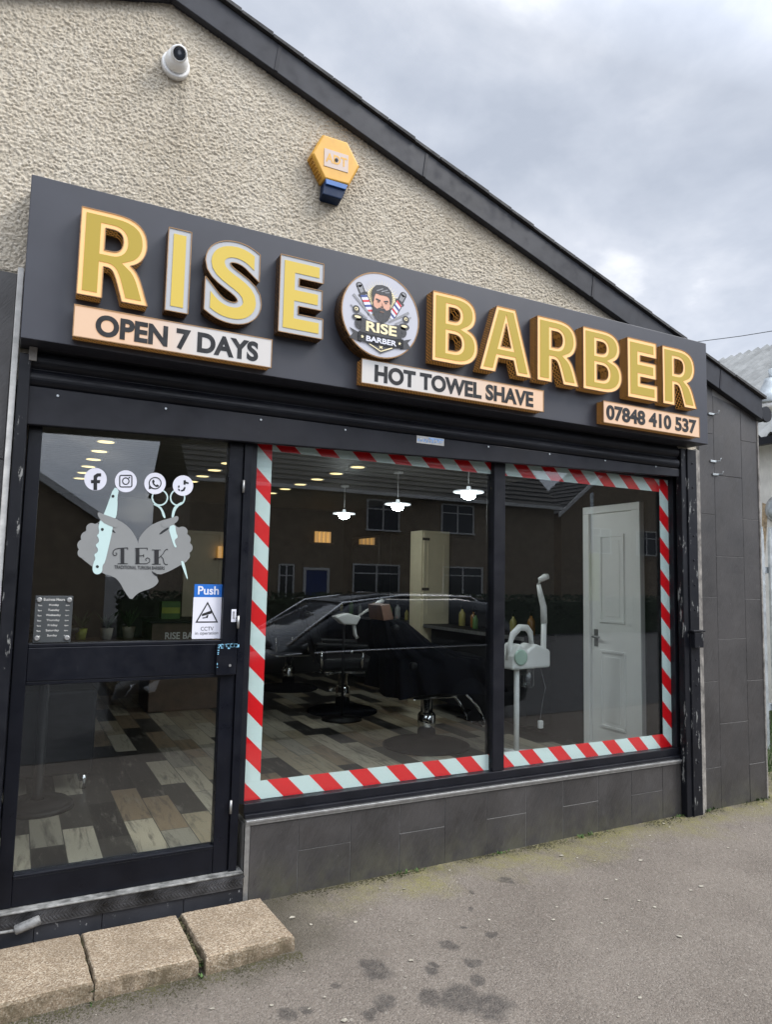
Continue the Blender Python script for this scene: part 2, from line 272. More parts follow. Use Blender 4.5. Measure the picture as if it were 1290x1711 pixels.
M = dict(
    roughcast=roughcast(), slate=slate(), grout=plain('grey_grout', (.17, .165, .155), .9, var=.2, bump=.2),
    asphalt=asphalt(), granite=granite(), glass=glass(), planks=planks(),
    black=paint('black_gloss_paint', (.003, .0037, .0068), .34, .27), worn=paint('worn_black_paint', (.0045, .005, .0075), .42, .40, (.2, .2, .19)),
    graphite=paint('graphite_powder_coat', (.012, .0125, .0165), .45, .25), shutter=paint('shutter_black', (.0045, .005, .0075), .4, .22),
    frame=paint('dark_window_frame', (.007, .0075, .0105), .38, .25),
    fascia=paint('bargeboard_paint', (.022, .023, .028), .45, .3, (.12, .12, .13), (.3, .3, 1)),
    sign=plain('sign_panel_slate', (.027, .0285, .0375), .45, var=.06, scale=2.5), alu=plain('aluminium', (.36, .36, .35), .42, .8, var=.2, scale=30),
    rusty=plain('weathered_strip', (.2, .185, .165), .75, .1, var=.55, scale=14, bump=.3), steel=plain('galvanised_steel', (.42, .45, .46), .5, .6, var=.25, scale=12),
    chrome=plain('chrome', (.75, .75, .76), .09, 1., var=.05), white=plain('white_plastic', (.78, .78, .76), .35, var=.03),
    whitepaint=plain('white_door_paint', (.90, .89, .86), .4, var=.03, scale=4), blk=plain('black_leather', (.004, .004, .005), .5, var=.3, scale=30, bump=.15, bscale=200, spec=.25),
    cape=plain('black_cape_nylon', (.003, .0033, .0055), .9, var=.3, scale=12, spec=.08), tan=plain('tan_leather', (.2, .1, .06), .45, var=.2),
    yellow=plain('faded_yellow_plastic', (.62, .33, .045), .45, var=.1, scale=14), yellowd=plain('louvre_yellow', (.5, .25, .03), .5, var=.15),
    blue=plain('navy_lens', (.006, .018, .05), .6, var=.2, spec=.2), blueh=plain('lens_edge_blue', (.04, .12, .32), .25),
    label=plain('pale_label', (.50, .40, .34), .5, var=.05), gold=plain('gold_print', (.5, .31, .1), .5, var=.08), ink=plain('charcoal_ink', (.010, .011, .013), .75, var=.1),
    black_ink=plain('black_ink', (.008, .008, .009), .5, var=.1), vinylw=plain('white_vinyl', (.64, .64, .70), .45, var=.02), vinylmint=plain('pale_mint_vinyl', (.46, .60, .58), .45, var=.03),
    vinylg=plain('grey_frosted_vinyl', (.21, .215, .21), .6, var=.05), vinyld=plain('grey_crease_vinyl', (.16, .165, .165), .6, var=.05), signblue=plain('sign_blue', (.01, .12, .45), .4, var=.03),
    navyw=plain('blue_white_print', (.25, .38, .6), .5, var=.5, scale=60), red=plain('red_print', (.55, .03, .04), .5), navy=plain('navy_print', (.03, .06, .22), .5), skin=plain('skin_print', (.62, .33, .23), .6, var=.08),
    hair=plain('hair_print', (.035, .035, .038), .6, var=.25, scale=60), grey=plain('grey_print', (.24, .24, .25), .55, var=.2, scale=60), pale=plain('pale_gold_print', (.78, .67, .4), .55),
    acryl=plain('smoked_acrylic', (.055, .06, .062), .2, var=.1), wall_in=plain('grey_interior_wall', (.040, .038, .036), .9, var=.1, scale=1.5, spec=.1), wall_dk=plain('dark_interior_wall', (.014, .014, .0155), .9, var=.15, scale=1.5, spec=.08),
    cream=plain('cream_door', (.62, .55, .38), .5, var=.05), wood=plain('brown_wood', (.11, .07, .045), .5, var=.25, scale=8), green=plain('green_card', (.07, .16, .035), .5),
    pot=plain('pale_pot', (.5, .48, .4), .6), potg=plain('lime_pot', (.35, .42, .05), .5), leaf=plain('dark_leaf', (.035, .07, .025), .6, var=.35, scale=20),
    amber=plain('amber_bottle', (.2, .09, .02), .2), olive=plain('yellow_bottle', (.3, .26, .08), .2), clear=plain('pale_bottle', (.3, .31, .3), .2), mirror=plain('mirror', (.55, .56, .57), .03, 1., var=.02),
    stone_h=plain('brown_harling', (.30, .235, .165), .95, var=.2, scale=3, bump=.3), roof=plain('grey_roof_tile', (.035, .034, .034), .8, var=.3, scale=6), pane=plain('dark_pane', (.03, .035, .045), .08, var=.2),
    hedge=plain('hedge_leaf', (.03, .055, .018), .7, var=.4, scale=6), carpaint=plain('black_car_paint', (.012, .013, .015), .12, .3, var=.05), rubber=plain('rubber', (.012, .012, .012), .8), lamp=plain('headlamp', (.6, .62, .64), .12),
    wallwhite=plain('white_harling', (.62, .6, .55), .95, var=.12, scale=5, bump=.6, bscale=60), corr=plain('fibre_cement_sheet', (.19, .195, .19), .85, var=.25, scale=3, bump=.2), grass=plain('grass', (.05, .1, .02), .8, var=.4, scale=8),
    upvc=plain('white_upvc', (.8, .8, .8), .4, var=.04), earth=plain('grass_verge', (.07, .07, .035), .95, var=.4, scale=9, bump=.4), road=plain('road_tarmac', (.035, .035, .036), .9, var=.2, scale=3, bump=.3), moss=plain('moss', (.05, .045, .018), .95, var=.6, scale=7, bump=.6, bscale=90),
    dirt=plain('dark_dirt', (.04, .035, .026), .95, var=.5, scale=30, bump=.5, bscale=90), checker=plain('worn_checker_plate', (.045, .045, .047), .5, .25, var=.95, scale=9, bump=.5, bscale=50),
    wornedge=plain('worn_sill', (.2, .2, .19), .6, .2, var=.75, scale=22, bump=.3), step=paint('step_tile', (.022, .023, .027), .42, .36, (.18, .18, .18), (1, 1, .6)),
    ceil=plain('ceiling_boards', (.20, .19, .165), .6, var=.05), trimw=plain('white_trim', (.5, .49, .46), .5, var=.25, scale=20),
)
def lit(name, c, s):
    m = Mat(name); m.col((.8, .8, .8)); m.emit(c, s); return m.m
M['dl'] = lit('downlight_glow', (1, .78, .36), 1.0); M['pend'] = lit('pendant_glow', (.9, .97, 1), 75.0); M['shade'] = lit('pendant_shade', (.85, .93, 1), .45)
M['orange'] = lit('amber_product_glow', (1, .5, .12), .28); M['tv'] = lit('price_screen', (.8, .75, .6), .16); M['redlit'] = lit('red_screen', (.9, .15, .12), .14)
WARM, COOL = (1.0, .50, .17), (.62, .68, .76)
M['side'] = letter_side('gold_mosaic_return', 0.01); M['side_lit'] = letter_side('gold_mosaic_return_lit', .17)
M['rim'] = plain('gold_trim', (.24, .14, .065), .35, .5, var=.2, scale=40)
M['edge_cool'] = led_face('white_acrylic_border', COOL, COOL, .05, base=(.37, .375, .38)); M['edge_warm'] = led_face('warm_lit_border', WARM, WARM, .30, base=(.52, .34, .17))
M['gold_face'] = led_face('yellow_gold_face', (1, .75, .2), (1, .75, .2), .05, base=(.50, .37, .065)); M['gold_face_lit'] = led_face('olive_gold_face', (.8, .55, .12), (.8, .6, .14), .04, base=(.35, .255, .035))
M['open_face'] = led_face('open_panel_face', WARM, COOL, .24, .34, .72, base=(.33, .29, .25)); M['hot_face'] = led_face('hot_towel_panel_face', COOL, WARM, .24, 1.75, 2.45, base=(.33, .29, .25)); M['phone_face'] = led_face('phone_panel_face', WARM, WARM, .24, base=(.33, .29, .25))
M['disc_face'] = led_face('roundel_face', (.85, .86, 1), (.85, .86, 1), .08, base=(.37, .37, .40))
M['tapeA'] = tape('hazard_tape', 1.688, .2175); M['tapeB'] = tape('hazard_tape_top', 3.532, .2195)

# ------------------------------------------------------------------ mesh helpers
ORG = {}
class MB:
    def __init__(s): s.v = []; s.f = []; s.mi = []; s.sm = []
    def face(s, pts, m=0, sm=False):
        i = len(s.v); s.v += [tuple(p) for p in pts]; s.f.append(tuple(range(i, i+len(pts)))); s.mi.append(m); s.sm.append(sm); return s
    def box(s, x0, x1, y0, y1, z0, z1, m=0):
        i = len(s.v); s.v += [(x, y, z) for z in (z0, z1) for y in (y0, y1) for x in (x0, x1)]
        for q in ((0, 2, 3, 1), (4, 5, 7, 6), (0, 1, 5, 4), (2, 6, 7, 3), (0, 4, 6, 2), (1, 3, 7, 5)):
            s.f.append(tuple(i+k for k in q)); s.mi.append(m); s.sm.append(False)
        return s
    def hexa(s, a, b, m=0):          # two quads (a: one end, b: the other), same winding
        i = len(s.v); s.v += [tuple(p) for p in a] + [tuple(p) for p in b]
        for q in ((3, 2, 1, 0), (4, 5, 6, 7), (0, 1, 5, 4), (1, 2, 6, 5), (2, 3, 7, 6), (3, 0, 4, 7)):
            s.f.append(tuple(i+k for k in q)); s.mi.append(m); s.sm.append(False)
        return s
    def prism(s, xz, y0, y1, m=0, mside=None):   # outline in x,z (counter-clockwise seen from -y), from y0 (front) back to y1
        n = len(xz); i = len(s.v); s.v += [(x, y0, z) for x, z in xz] + [(x, y1, z) for x, z in xz]
        s.f.append(tuple(range(i, i+n))); s.mi.append(m); s.sm.append(False)
        s.f.append(tuple(range(i+2*n-1, i+n-1, -1))); s.mi.append(m); s.sm.append(False)
        for k in range(n):
            s.f.append((i+k, i+n+k, i+n+(k+1) % n, i+(k+1) % n)); s.mi.append(m if mside is None else mside); s.sm.append(False)
        return s
    def loft(s, rings, m=0, cap=True, closed=True, sm=True):
        n = len(rings[0]); i = len(s.v)
        for r in rings: s.v += [tuple(p) for p in r]
        for a in range(len(rings)-1):
            for k in range(n if closed else n-1):
                k2 = (k+1) % n
                s.f.append((i+a*n+k, i+a*n+k2, i+(a+1)*n+k2, i+(a+1)*n+k)); s.mi.append(m); s.sm.append(sm)
        if cap and closed:
            s.f.append(tuple(i+k for k in range(n-1, -1, -1))); s.mi.append(m); s.sm.append(False)
            j = i+(len(rings)-1)*n; s.f.append(tuple(j+k for k in range(n))); s.mi.append(m); s.sm.append(False)
        return s
    def tube(s, path, r, n=10, m=0):
        path = [Vector(p) for p in path]; rings = []
        for k, p in enumerate(path):
            d = (path[min(k+1, len(path)-1)] - path[max(k-1, 0)]).normalized()
            a = d.orthogonal().normalized() if abs(d.z) > .95 else d.cross(Vector((0, 0, 1))).normalized()
            if abs(d.z) > .95: a = (Vector((1, 0, 0)) - d*d.x).normalized()
            b = d.cross(a); rr = r[k] if isinstance(r, (list, tuple)) else r
            rings.append([p + (a*math.cos(t*2*math.pi/n) + b*math.sin(t*2*math.pi/n))*rr for t in range(n)])
        return s.loft(rings, m)
    def lathe(s, prof, c=(0, 0, 0), ax='z', n=24, m=0):
        c = Vector(c); A = {'z': (Vector((1, 0, 0)), Vector((0, 1, 0)), Vector((0, 0, 1))), 'y': (Vector((1, 0, 0)), Vector((0, 0, -1)), Vector((0, 1, 0))), 'x': (Vector((0, 1, 0)), Vector((0, 0, 1)), Vector((1, 0, 0)))}[ax] if isinstance(ax, str) else ax
        return s.loft([[c + A[0]*(r*math.cos(t*2*math.pi/n)) + A[1]*(r*math.sin(t*2*math.pi/n)) + A[2]*h for t in range(n)] for r, h in prof], m)
    def build(s, name, mats, parent=None, bevel=0, seg=2):
        o_ = ORG.get(parent.name, Vector((0, 0, 0))) if parent else Vector((0, 0, 0))
        me = bpy.data.meshes.new(name); me.from_pydata([Vector(v)-o_ for v in s.v], [], s.f)
        ml = mats if isinstance(mats, (list, tuple)) else [mats]
        for m in ml: me.materials.append(M[m] if isinstance(m, str) else m)
        for p, k, q in zip(me.polygons, s.mi, s.sm): p.material_index = k; p.use_smooth = q
        bm = bmesh.new(); bm.from_mesh(me); bmesh.ops.recalc_face_normals(bm, faces=bm.faces) if s.closed() else None; bm.to_mesh(me); bm.free(); me.update()
        o = bpy.data.objects.new(name, me); col.objects.link(o)
        if parent: o.parent = parent
        ORG[o.name] = o_
        if bevel:
            b = o.modifiers.new('bevel', 'BEVEL'); b.width = bevel; b.segments = seg; b.limit_method = 'ANGLE'; b.angle_limit = R(40)
        return o
    _c = True
    def closed(s): return s._c
def tag(o, label=None, cat=None, group=None, kind=None):
    for k, v in (('label', label), ('category', cat), ('group', group), ('kind', kind)):
        if v: o[k] = v
    return o
def thing(name, loc, label, cat, group=None):
    o = bpy.data.objects.new(name, None); o.empty_display_size = .1; col.objects.link(o); o.location = loc; ORG[o.name] = Vector(loc)
    return tag(o, label, cat, group)
def copy_tree(o, parent=None):
    c = o.copy(); col.objects.link(c); c.parent = parent
    for ch in list(o.children): copy_tree(ch, c)
    return c
def bez(*seg):
    out_ = []
    for k in seg:
        if len(k) == 2: out_.append(k)
        else:
            p0, c1, c2, p3 = (out_[-1],)+tuple(k) if len(k) == 3 else k
            for t in range(1, 9):
                t /= 8; u = 1-t; out_.append((u**3*p0[0]+3*u*u*t*c1[0]+3*u*t*t*c2[0]+t**3*p3[0], u**3*p0[1]+3*u*u*t*c1[1]+3*u*t*t*c2[1]+t**3*p3[1]))
    return out_
GL = {'R': [bez((0, 0), (.265, 0), (.265, .365), (.305, .365), ((.385, .36), (.395, .29), (.485, 0)), (.775, 0), ((.70, .19), (.68, .36), (.56, .435)), ((.68, .48), (.735, .59), (.735, .70)), ((.735, .90), (.61, 1), (.36, 1)), (0, 1)),
            bez((.265, .555), (.345, .555), ((.43, .555), (.47, .61), (.47, .69)), ((.47, .775), (.43, .815), (.345, .815)), (.265, .815))],
      'B': [bez((0, 0), (.39, 0), ((.63, 0), (.757, .12), (.757, .285)), ((.757, .42), (.69, .50), (.585, .53)), ((.67, .57), (.72, .65), (.72, .745)), ((.72, .91), (.61, 1), (.37, 1)), (0, 1)),
            bez((.265, .615), (.345, .615), ((.42, .615), (.455, .65), (.455, .715)), ((.455, .78), (.42, .815), (.345, .815)), (.265, .815)),
            bez((.265, .185), (.355, .185), ((.445, .185), (.485, .235), (.485, .305)), ((.485, .385), (.445, .43), (.355, .43)), (.265, .43))],
      'A': [[(0, 0), (.27, 0), (.33, .22), (.60, .22), (.66, 0), (.93, 0), (.635, 1), (.295, 1)], [(.375, .4), (.555, .4), (.465, .76)]]}
def inset(pts, d):
    n = len(pts); A = sum(pts[i][0]*pts[(i+1) % n][1]-pts[(i+1) % n][0]*pts[i][1] for i in range(n)); sg = 1 if A > 0 else -1; o_ = []
    for i in range(n):
        a, b_, c = Vector(pts[i-1]), Vector(pts[i]), Vector(pts[(i+1) % n]); e1, e2 = (b_-a).normalized(), (c-b_).normalized()
        n1_, n2_ = Vector((-e1.y, e1.x))*sg, Vector((-e2.y, e2.x))*sg; m_ = (n1_+n2_); m_ = m_/max(.35, m_.length_squared)*2
        o_.append(tuple(b_+m_*d))
    return o_
def outline(ch, d):
    cu = bpy.data.curves.new('lettering', 'CURVE'); cu.dimensions = '2D'; cu.fill_mode = 'BOTH'; cu.extrude = .5
    for k, c in enumerate(GL[ch]):
        c = inset(c, d if k == 0 else -d) if d else c; sp = cu.splines.new('POLY'); sp.points.add(len(c)-1); sp.use_cyclic_u = True
        for p, v in zip(sp.points, c): p.co = (*v, 0, 1)
    ob = bpy.data.objects.new('lettering', cu); col.objects.link(ob); dg = bpy.context.evaluated_depsgraph_get()
    me = bpy.data.meshes.new_from_object(ob.evaluated_get(dg)); V = [v.co.copy() for v in me.vertices]; FF = [tuple(p.vertices) for p in me.polygons]
    col.objects.unlink(ob); bpy.data.objects.remove(ob); bpy.data.curves.remove(cu); bpy.data.meshes.remove(me); return V, FF
def glyphs(body, off, extrude=0.0, res=6, spacing=1.0):
    cu = bpy.data.curves.new('lettering', 'FONT'); cu.body = body; cu.offset = off; cu.extrude = extrude; cu.resolution_u = res; cu.space_character = spacing
    ob = bpy.data.objects.new('lettering', cu); col.objects.link(ob); dg = bpy.context.evaluated_depsgraph_get()
    me = bpy.data.meshes.new_from_object(ob.evaluated_get(dg)); V = [v.co.copy() for v in me.vertices]; FF = [tuple(p.vertices) for p in me.polygons]
    col.objects.unlink(ob); bpy.data.objects.remove(ob); bpy.data.curves.remove(cu); bpy.data.meshes.remove(me)
    return V, FF
def text(mb, body, x0, x1, z0, z1, y, off=.02, m=0, depth=.0015, bend=0):
    V, FF = glyphs(body, off, .5)
    ax, bx = min(v.x for v in V), max(v.x for v in V); az, bz = min(v.y for v in V), max(v.y for v in V)
    i = len(mb.v)
    for v in V:
        t = (v.x-ax)/(bx-ax)
        mb.v.append((x0+t*(x1-x0), y + (-depth if v.z > 0 else 0), z0+(v.y-az)/(bz-az)*(z1-z0) + bend*4*t*(1-t)))
    for f in FF: mb.f.append(tuple(i+k for k in f)); mb.mi.append(m); mb.sm.append(False)
    return mb
class MT(MB):
    _c = False

# ------------------------------------------------------------------ ground
def gz(x, y): return -.07*(-y-.05) + .008*x if y > -4.2 else -.07*4.15 + .008*x
b = MT(); xs = [-60, -12, -3, 0, 1, 2, 3, 4, 5, 8, 14, 60]; ys = [-4.2, -3, -2, -1.2, -.8, -.4, -.05, .3]
for i in range(len(xs)-1):
    for j in range(len(ys)-1):
        b.face([(xs[i], ys[j], gz(xs[i], ys[j])), (xs[i+1], ys[j], gz(xs[i+1], ys[j])), (xs[i+1], ys[j+1], gz(xs[i+1], ys[j+1])), (xs[i], ys[j+1], gz(xs[i], ys[j+1]))])
for i in range(len(xs)-1):       # kerb face down to the road
    a, c = xs[i], xs[i+1]
    b.face([(a, -4.2, gz(a, -4.1)-.12), (c, -4.2, gz(c, -4.1)-.12), (c, -4.2, gz(c, -4.1)), (a, -4.2, gz(a, -4.1))])
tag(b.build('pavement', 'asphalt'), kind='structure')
b = MT(); b.face([(-300, -400, -.55), (300, -400, -.55), (300, -4.2, -.55), (-300, -4.2, -.55)]); b.face([(-60, -12, -.42), (60, -12, -.42), (60, -4.2, -.42), (-60, -4.2, -.42)])
tag(b.build('road', 'road'), kind='structure')
b = MT(); b.face([(-300, .3, -.03), (300, .3, -.03), (300, 400, -.03), (-300, 400, -.03)])
tag(b.build('yard_ground', 'earth'), kind='structure')

# ------------------------------------------------------------------ shop building
XL, XR = -4.2, 4.8
shop = thing('shop_building', (2, 0, 0), 'single storey gabled barber shop unit in cream roughcast with black shopfront', 'shop')
def eave(x): return 4.424 - .351*abs(x-.5)
lo = lambda x: eave(x)-.13
b = MB(); b.prism([(XL, 2.36), (-.05, 2.36), (-.05, 2.33), (4.09, 2.33), (4.09, 2.3), (XR, 2.3), (XR, lo(XR)), (.5, lo(.5)), (XL, lo(XL))], -.06, .2)
b.build('gable_wall', 'roughcast', shop)
# pebbles of the roughcast coat, as real relief where the wall shows
import numpy as np
def roughcast_coat(x0, x1, z0, z1, h=.0039, cell=.0092):
    rs = np.random.RandomState(5); nx, nz = int((x1-x0)/h)+1, int((z1-z0)/h)+1
    X, Z = np.meshgrid(x0+np.arange(nx)*h, z0+np.arange(nz)*h); cxn, czn = int((x1-x0)/cell)+6, int((z1-z0)/cell)+6
    jx, jz, rad, amp = (rs.rand(czn, cxn) for _ in range(4)); rad = cell*(.42+.5*rad); amp = .3+.7*amp; amp[rs.rand(czn, cxn) < .2] *= .1
    gi, gj = ((X-x0)/cell).astype(int)+2, ((Z-z0)/cell).astype(int)+2; H = np.zeros_like(X)
    for dj in (-1, 0, 1):
        for di in (-1, 0, 1):
            a, b_ = gj+dj, gi+di; px, pz = x0+(b_-2+jx[a, b_])*cell, z0+(a-2+jz[a, b_])*cell
            d2 = ((X-px)**2+(Z-pz)**2*1.15)/rad[a, b_]**2; H = np.maximum(H, amp[a, b_]*np.sqrt(np.clip(1-d2, 0, 1)))
    H = H*.0084 + .0012*rs.rand(nz, nx) + .003*np.sin(X*9+np.sin(Z*7))*np.cos(Z*8)*.3
    co = np.stack([X, -.0605-H, Z], -1).reshape(-1, 3)-np.array([2, 0, 0])
    i = (np.arange(nz-1)[:, None]*nx+np.arange(nx-1)[None]).ravel(); xc, zc = X[:-1, :-1].ravel(), Z[:-1, :-1].ravel()
    ev = 4.424-.351*np.abs(xc-.5)-.135
    i = i[(zc < ev) & ((zc > 3.1) | (xc < -.03))]
    q = np.stack([i, i+1, i+1+nx, i+nx], 1); me = bpy.data.meshes.new('roughcast_coat')
    me.vertices.add(len(co)); me.vertices.foreach_set('co', co.ravel()); me.loops.add(q.size); me.loops.foreach_set('vertex_index', q.ravel())
    me.polygons.add(len(q)); me.polygons.foreach_set('loop_start', np.arange(len(q))*4); me.polygons.foreach_set('use_smooth', np.ones(len(q), bool)); me.materials.append(M['roughcast']); me.update(calc_edges=True)
    o = bpy.data.objects.new('roughcast_coat', me); col.objects.link(o); o.parent = shop; return o
roughcast_coat(-2.6, 3.75, 2.79, 4.3)
b = MB()
for x0, z0, x1, z1 in ((.5, eave(.5), 4.815, eave(4.815)), (XL-.1, eave(XL-.1), .5, eave(.5))):
    b.prism([(x0, z0-.17), (x1, z1-.17), (x1, z1-.012), (x0, z0-.012)], -.115, -.085)
    b.prism([(x0, z0-.165), (x1, z1-.165), (x1, z1-.14), (x0, z0-.14)], -.0845, -.0615)
brg = b.build('bargeboard', 'fascia', shop, .004)
for xj in (1.02, 1.9, 3.15, 4.35):   # scarf joints covered by thin plates
    b = MB(); b.prism([(xj-.006, eave(xj)-.165), (xj+.012, eave(xj+.01)-.165), (xj+.03, eave(xj+.03)-.018), (xj+.012, eave(xj+.012)-.018)], -.1185, -.115); b.build('board_joint', 'graphite', brg)
b = MB()
for x0, x1 in ((.5, 4.84), (XL-.2, .5)):
    n = 26
    for k in range(n):
        a, c = x0+(x1-x0)*k/n, x0+(x1-x0)*(k+1)/n; dz = rnd.uniform(-.0015, .0015)
        b.prism([(a, eave(a)-.006+dz), (c-.003, eave(c-.003)-.006+dz), (c-.003, eave(c-.003)+.014+dz), (a, eave(a)+.010+dz)], -.132+rnd.uniform(-.005, .003), 8.0)
b.build('roof', 'roof', shop)
b = MB(); b.box(XR-.12, XR, .2, 8, -.1, lo(XR)-.02); b.build('side_wall', 'wallwhite', shop)
b = MB(); b.box(XL, XL+.2, .2, 8, -.1, lo(XL)-.02); b.build('side_wall', 'wallwhite', shop)
# slate clad pier on the right: grout bed, then staggered tall tiles
tiles = MB(); bed = MB()
bed.box(4.165, XR-.004, -.0712, .19, -.02, 2.29)
bed.prism([(4.165, 2.3), (XR-.004, 2.3), (XR-.004, lo(XR)-.03), (4.165, lo(4.165)-.05)], -.0712, -.0605)
def tile(x0, x1, z0, z1, y=-.064, j=.003, z1r=None):
    dy = rnd.uniform(-.0012, .0012)
    tiles.prism([(x0+j/2, z0+j/2), (x1-j/2, z0+j/2), (x1-j/2, (z1 if z1r is None else z1r)-j/2), (x0+j/2, z1-j/2)], y+dy, y+.013)
for x0, x1, offs in ((4.168, 4.325, .303), (4.325, 4.62, .585), (4.62, XR-.002, .29)):
    z = offs-.57
    while z < 2.95:
        tl, tr = min(z+.57, eave(x0)-.168), min(z+.57, eave(x1)-.168); zb = max(z, -.01)
        if tr-zb > .02: tile(x0, x1, zb, tl, -.0745, z1r=tr)
        z += .57
bed2 = MB(); bed2.box(4.165, XR-.003, -.0605, -.05, -.02, 2.3)
pier = bed.build('pier_backing', 'grout', shop)
tiles.build('pier_cladding', 'slate', shop, .0012, 1)
b = MB(); b.box(XR-.002, XR+.012, -.08, -.05, .0, lo(XR)-.05); b.build('corner_trim', 'rusty', shop, .002)
b = MB(); b.box(4.098, 4.12, -.105, -.06, .0, 2.45); b.box(4.12, 4.163, -.085, -.05, .01, 2.45); b.build('edge_strip', 'rusty', shop, .003)
for x, z in ((4.3, 2.726), (4.31, 2.389), (4.33, 2.297)):
    b = MB(); b.box(x-.03, x+.03, -.083, -.0755, z-.007, z+.007); b.tube([(x+.028, -.08, z), (x+.028, -.115, z), (x+.028, -.12, z+.02)], .005, 8); b.build('wall_hook', 'steel', shop, .001)
# left neighbour cladding
tiles = MB(); bed = MB(); bed.box(XL, -.064, -.06, .2, -.1, 2.355)
bed.box(XL, -.064, -.068, -.0605, 2.36, 2.78)
z0 = -.1
for r_, zz0 in enumerate((-.1, .42, .94, 1.46, 1.98, 2.42)):
    x = -.064 - (.0 if r_ % 2 else .3)
    if r_ % 2 == 0: tile(-.364, -.066, zz0, min(zz0+.52, 2.78), -.0765)
    while x > XL+.3:
        tile(x-.6, x, zz0, min(zz0+.52, 2.78), -.0765); x -= .6
bed.build('side_backing', 'grout', shop); tiles.build('side_cladding', 'slate', shop, .0012, 1)
b = MB(); b.box(-.064, -.04, -.10, -.05, -.02, 2.80); b.build('corner_trim', 'trimw', shop, .003)
# plinth under the window
tiles = MB(); bed = MB(); bed.box(1.03, 3.985, -.0556, .12, -.12, .3575)
xj = [1.055, 1.297, 1.575, 1.856, 2.131, 2.408, 2.682, 2.957, 3.232, 3.508, 3.783, 3.984]
for i in range(len(xj)-1):
    if i % 2: tile(xj[i], xj[i+1], .207, .37, -.0585); tile(xj[i], xj[i+1], -.11, .207, -.0585)
    else: tile(xj[i], xj[i+1], -.11, .37, -.0585)
bed.build('plinth_backing', 'grout', shop); tiles.build('plinth_tiles', 'slate', shop, .001, 1)
b = MB(); b.box(1.03, 1.053, -.062, -.04, -.06, .37); b.box(1.03, 3.985, -.074, -.02, .372, .384); b.box(1.03, 3.985, -.066, -.058, .358, .372)
b.build('plinth_trim', 'alu', shop, .002)
# interior shell
b = MT(); b.face([(XL+.3, .12, .16), (4.34, .12, .16), (4.34, 6.3, .16), (XL+.3, 6.3, .16)]); b.face([(-.02, .0, .16), (1.0, 0, .16), (1.0, .12, .16), (-.02, .12, .16)]); b.build('shop_floor', 'planks', shop)
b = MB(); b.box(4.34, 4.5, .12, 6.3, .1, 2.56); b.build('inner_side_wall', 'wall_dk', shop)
b = MB(); b.box(-1.1, -.9, .2, 6.3, .1, 2.56); b.build('inner_side_wall', 'wall_in', shop)
b = MB(); b.box(-1.1, 4.5, 6.3, 6.45, .1, 2.56); b.build('rear_wall', 'wall_in', shop)
b = MB(); y = .2
while y < 6.3: b.box(-.9, 4.34, y, y+.094, 2.5, 2.52); b.box(-.9, 4.34, y+.094, y+.1, 2.508, 2.52); y += .1
b.build('ceiling', 'ceil', shop)
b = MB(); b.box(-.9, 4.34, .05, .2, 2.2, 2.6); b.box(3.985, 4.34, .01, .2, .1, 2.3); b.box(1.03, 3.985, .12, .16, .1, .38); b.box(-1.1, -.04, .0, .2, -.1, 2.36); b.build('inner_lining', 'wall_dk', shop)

# ---- shopfront frames, glass, door, shutter
wf = thing('shop_window', (2.5, 0, .4), 'two pane shop window in dark metal frame above the slate plinth', 'window')
b = MB(); b.box(1.028, 3.985, -.055, .05, .385, .405); b.prism([(1.028, .405), (3.985, .405), (3.985, .449), (1.028, .449)], -.035, .05)
b.box(1.03, 3.95, -.012, .05, 2.235, 2.3); b.box(3.952, 3.985, -.03, .06, .449, 2.3)
b.box(1.0, 1.03, -.03, .05, .449, 2.28); b.build('frame', 'frame', wf, .003)
b = MB(); b.box(2.464, 2.544, -.03, .05, .4495, 2.234); b.build('mullion', 'frame', wf, .004)
for x0, x1 in ((1.031, 2.463), (2.545, 3.951)):
    b = MB(); b.box(x0, x1, .0, .006, .45, 2.2345); b.build('pane', 'glass', wf)

door = thing('shop_door', (.5, 0, .16), 'black framed glass shop door with lock box, left of the window', 'door')
b = MB(); b.box(.018, .072, -.035, .02, .16, 2.26); b.box(.89, .958, -.035, .02, .16, 2.26); b.box(.0725, .8895, -.035, .02, 2.162, 2.26)
b.box(.0725, .8895, -.033, .018, .16, .272); b.box(.0725, .8895, -.036, .02, 1.06, 1.2); b.box(.0725, .8895, -.032, .018, 1.2, 1.216); b.box(.0725, .8895, -.032, .018, 1.044, 1.06); b.box(.0725, .8895, -.038, .018, .272, .285)
fr_ = b.build('door_frame', 'black', door, .003)
for z0, z1 in ((.2855, 1.0435), (1.2165, 2.1615)):
    b = MB(); b.box(.0725, .8895, -.004, .002, z0, z1); b.build('glass_pane', 'glass', door)
b = MB(); b.box(.862, .957, -.062, -.0365, 1.055, 1.2); b.build('lock_box', 'black', door, .004)
b = MB()
for k in range(26):
    x = .866+rnd.random()*.086; b.box(x, x+rnd.uniform(.004, .016), -.0632, -.062, 1.188+rnd.uniform(-.012, .008), 1.1985+rnd.uniform(-.004, .003))
for k in range(10):
    z = rnd.uniform(1.08, 1.18); b.box(.864, .866+rnd.uniform(.001, .006), -.063, -.062, z, z+rnd.uniform(.002, .012))
b.build('scuff_marks', plain('blue_scuffs', (.2, .45, .62), .6), door)
b = MB(); b.lathe([(.006, 0), (.006, .006)], (.925, -.068, 1.1), 'y', 10); b.build('keyhole', 'alu', door)
b = MB(); b.box(.93, .953, -.0372, -.0355, 1.3, 1.36); b.build('lock_label', 'vinylw', door)
b = MB(); b.box(.936, .946, -.0385, -.0375, 1.315, 1.35); b.build('lock_slot', 'grey', door)
b = MB(); b.box(.962, 1.0, -.045, .05, .16, 2.28); b.box(.958, .962, -.03, .02, .16, 2.26); b.build('door_post', 'black', shop, .004)
b = MB(); b.box(-.018, .014, -.045, .05, .16, 2.28); b.build('door_post', 'black', shop, .004)
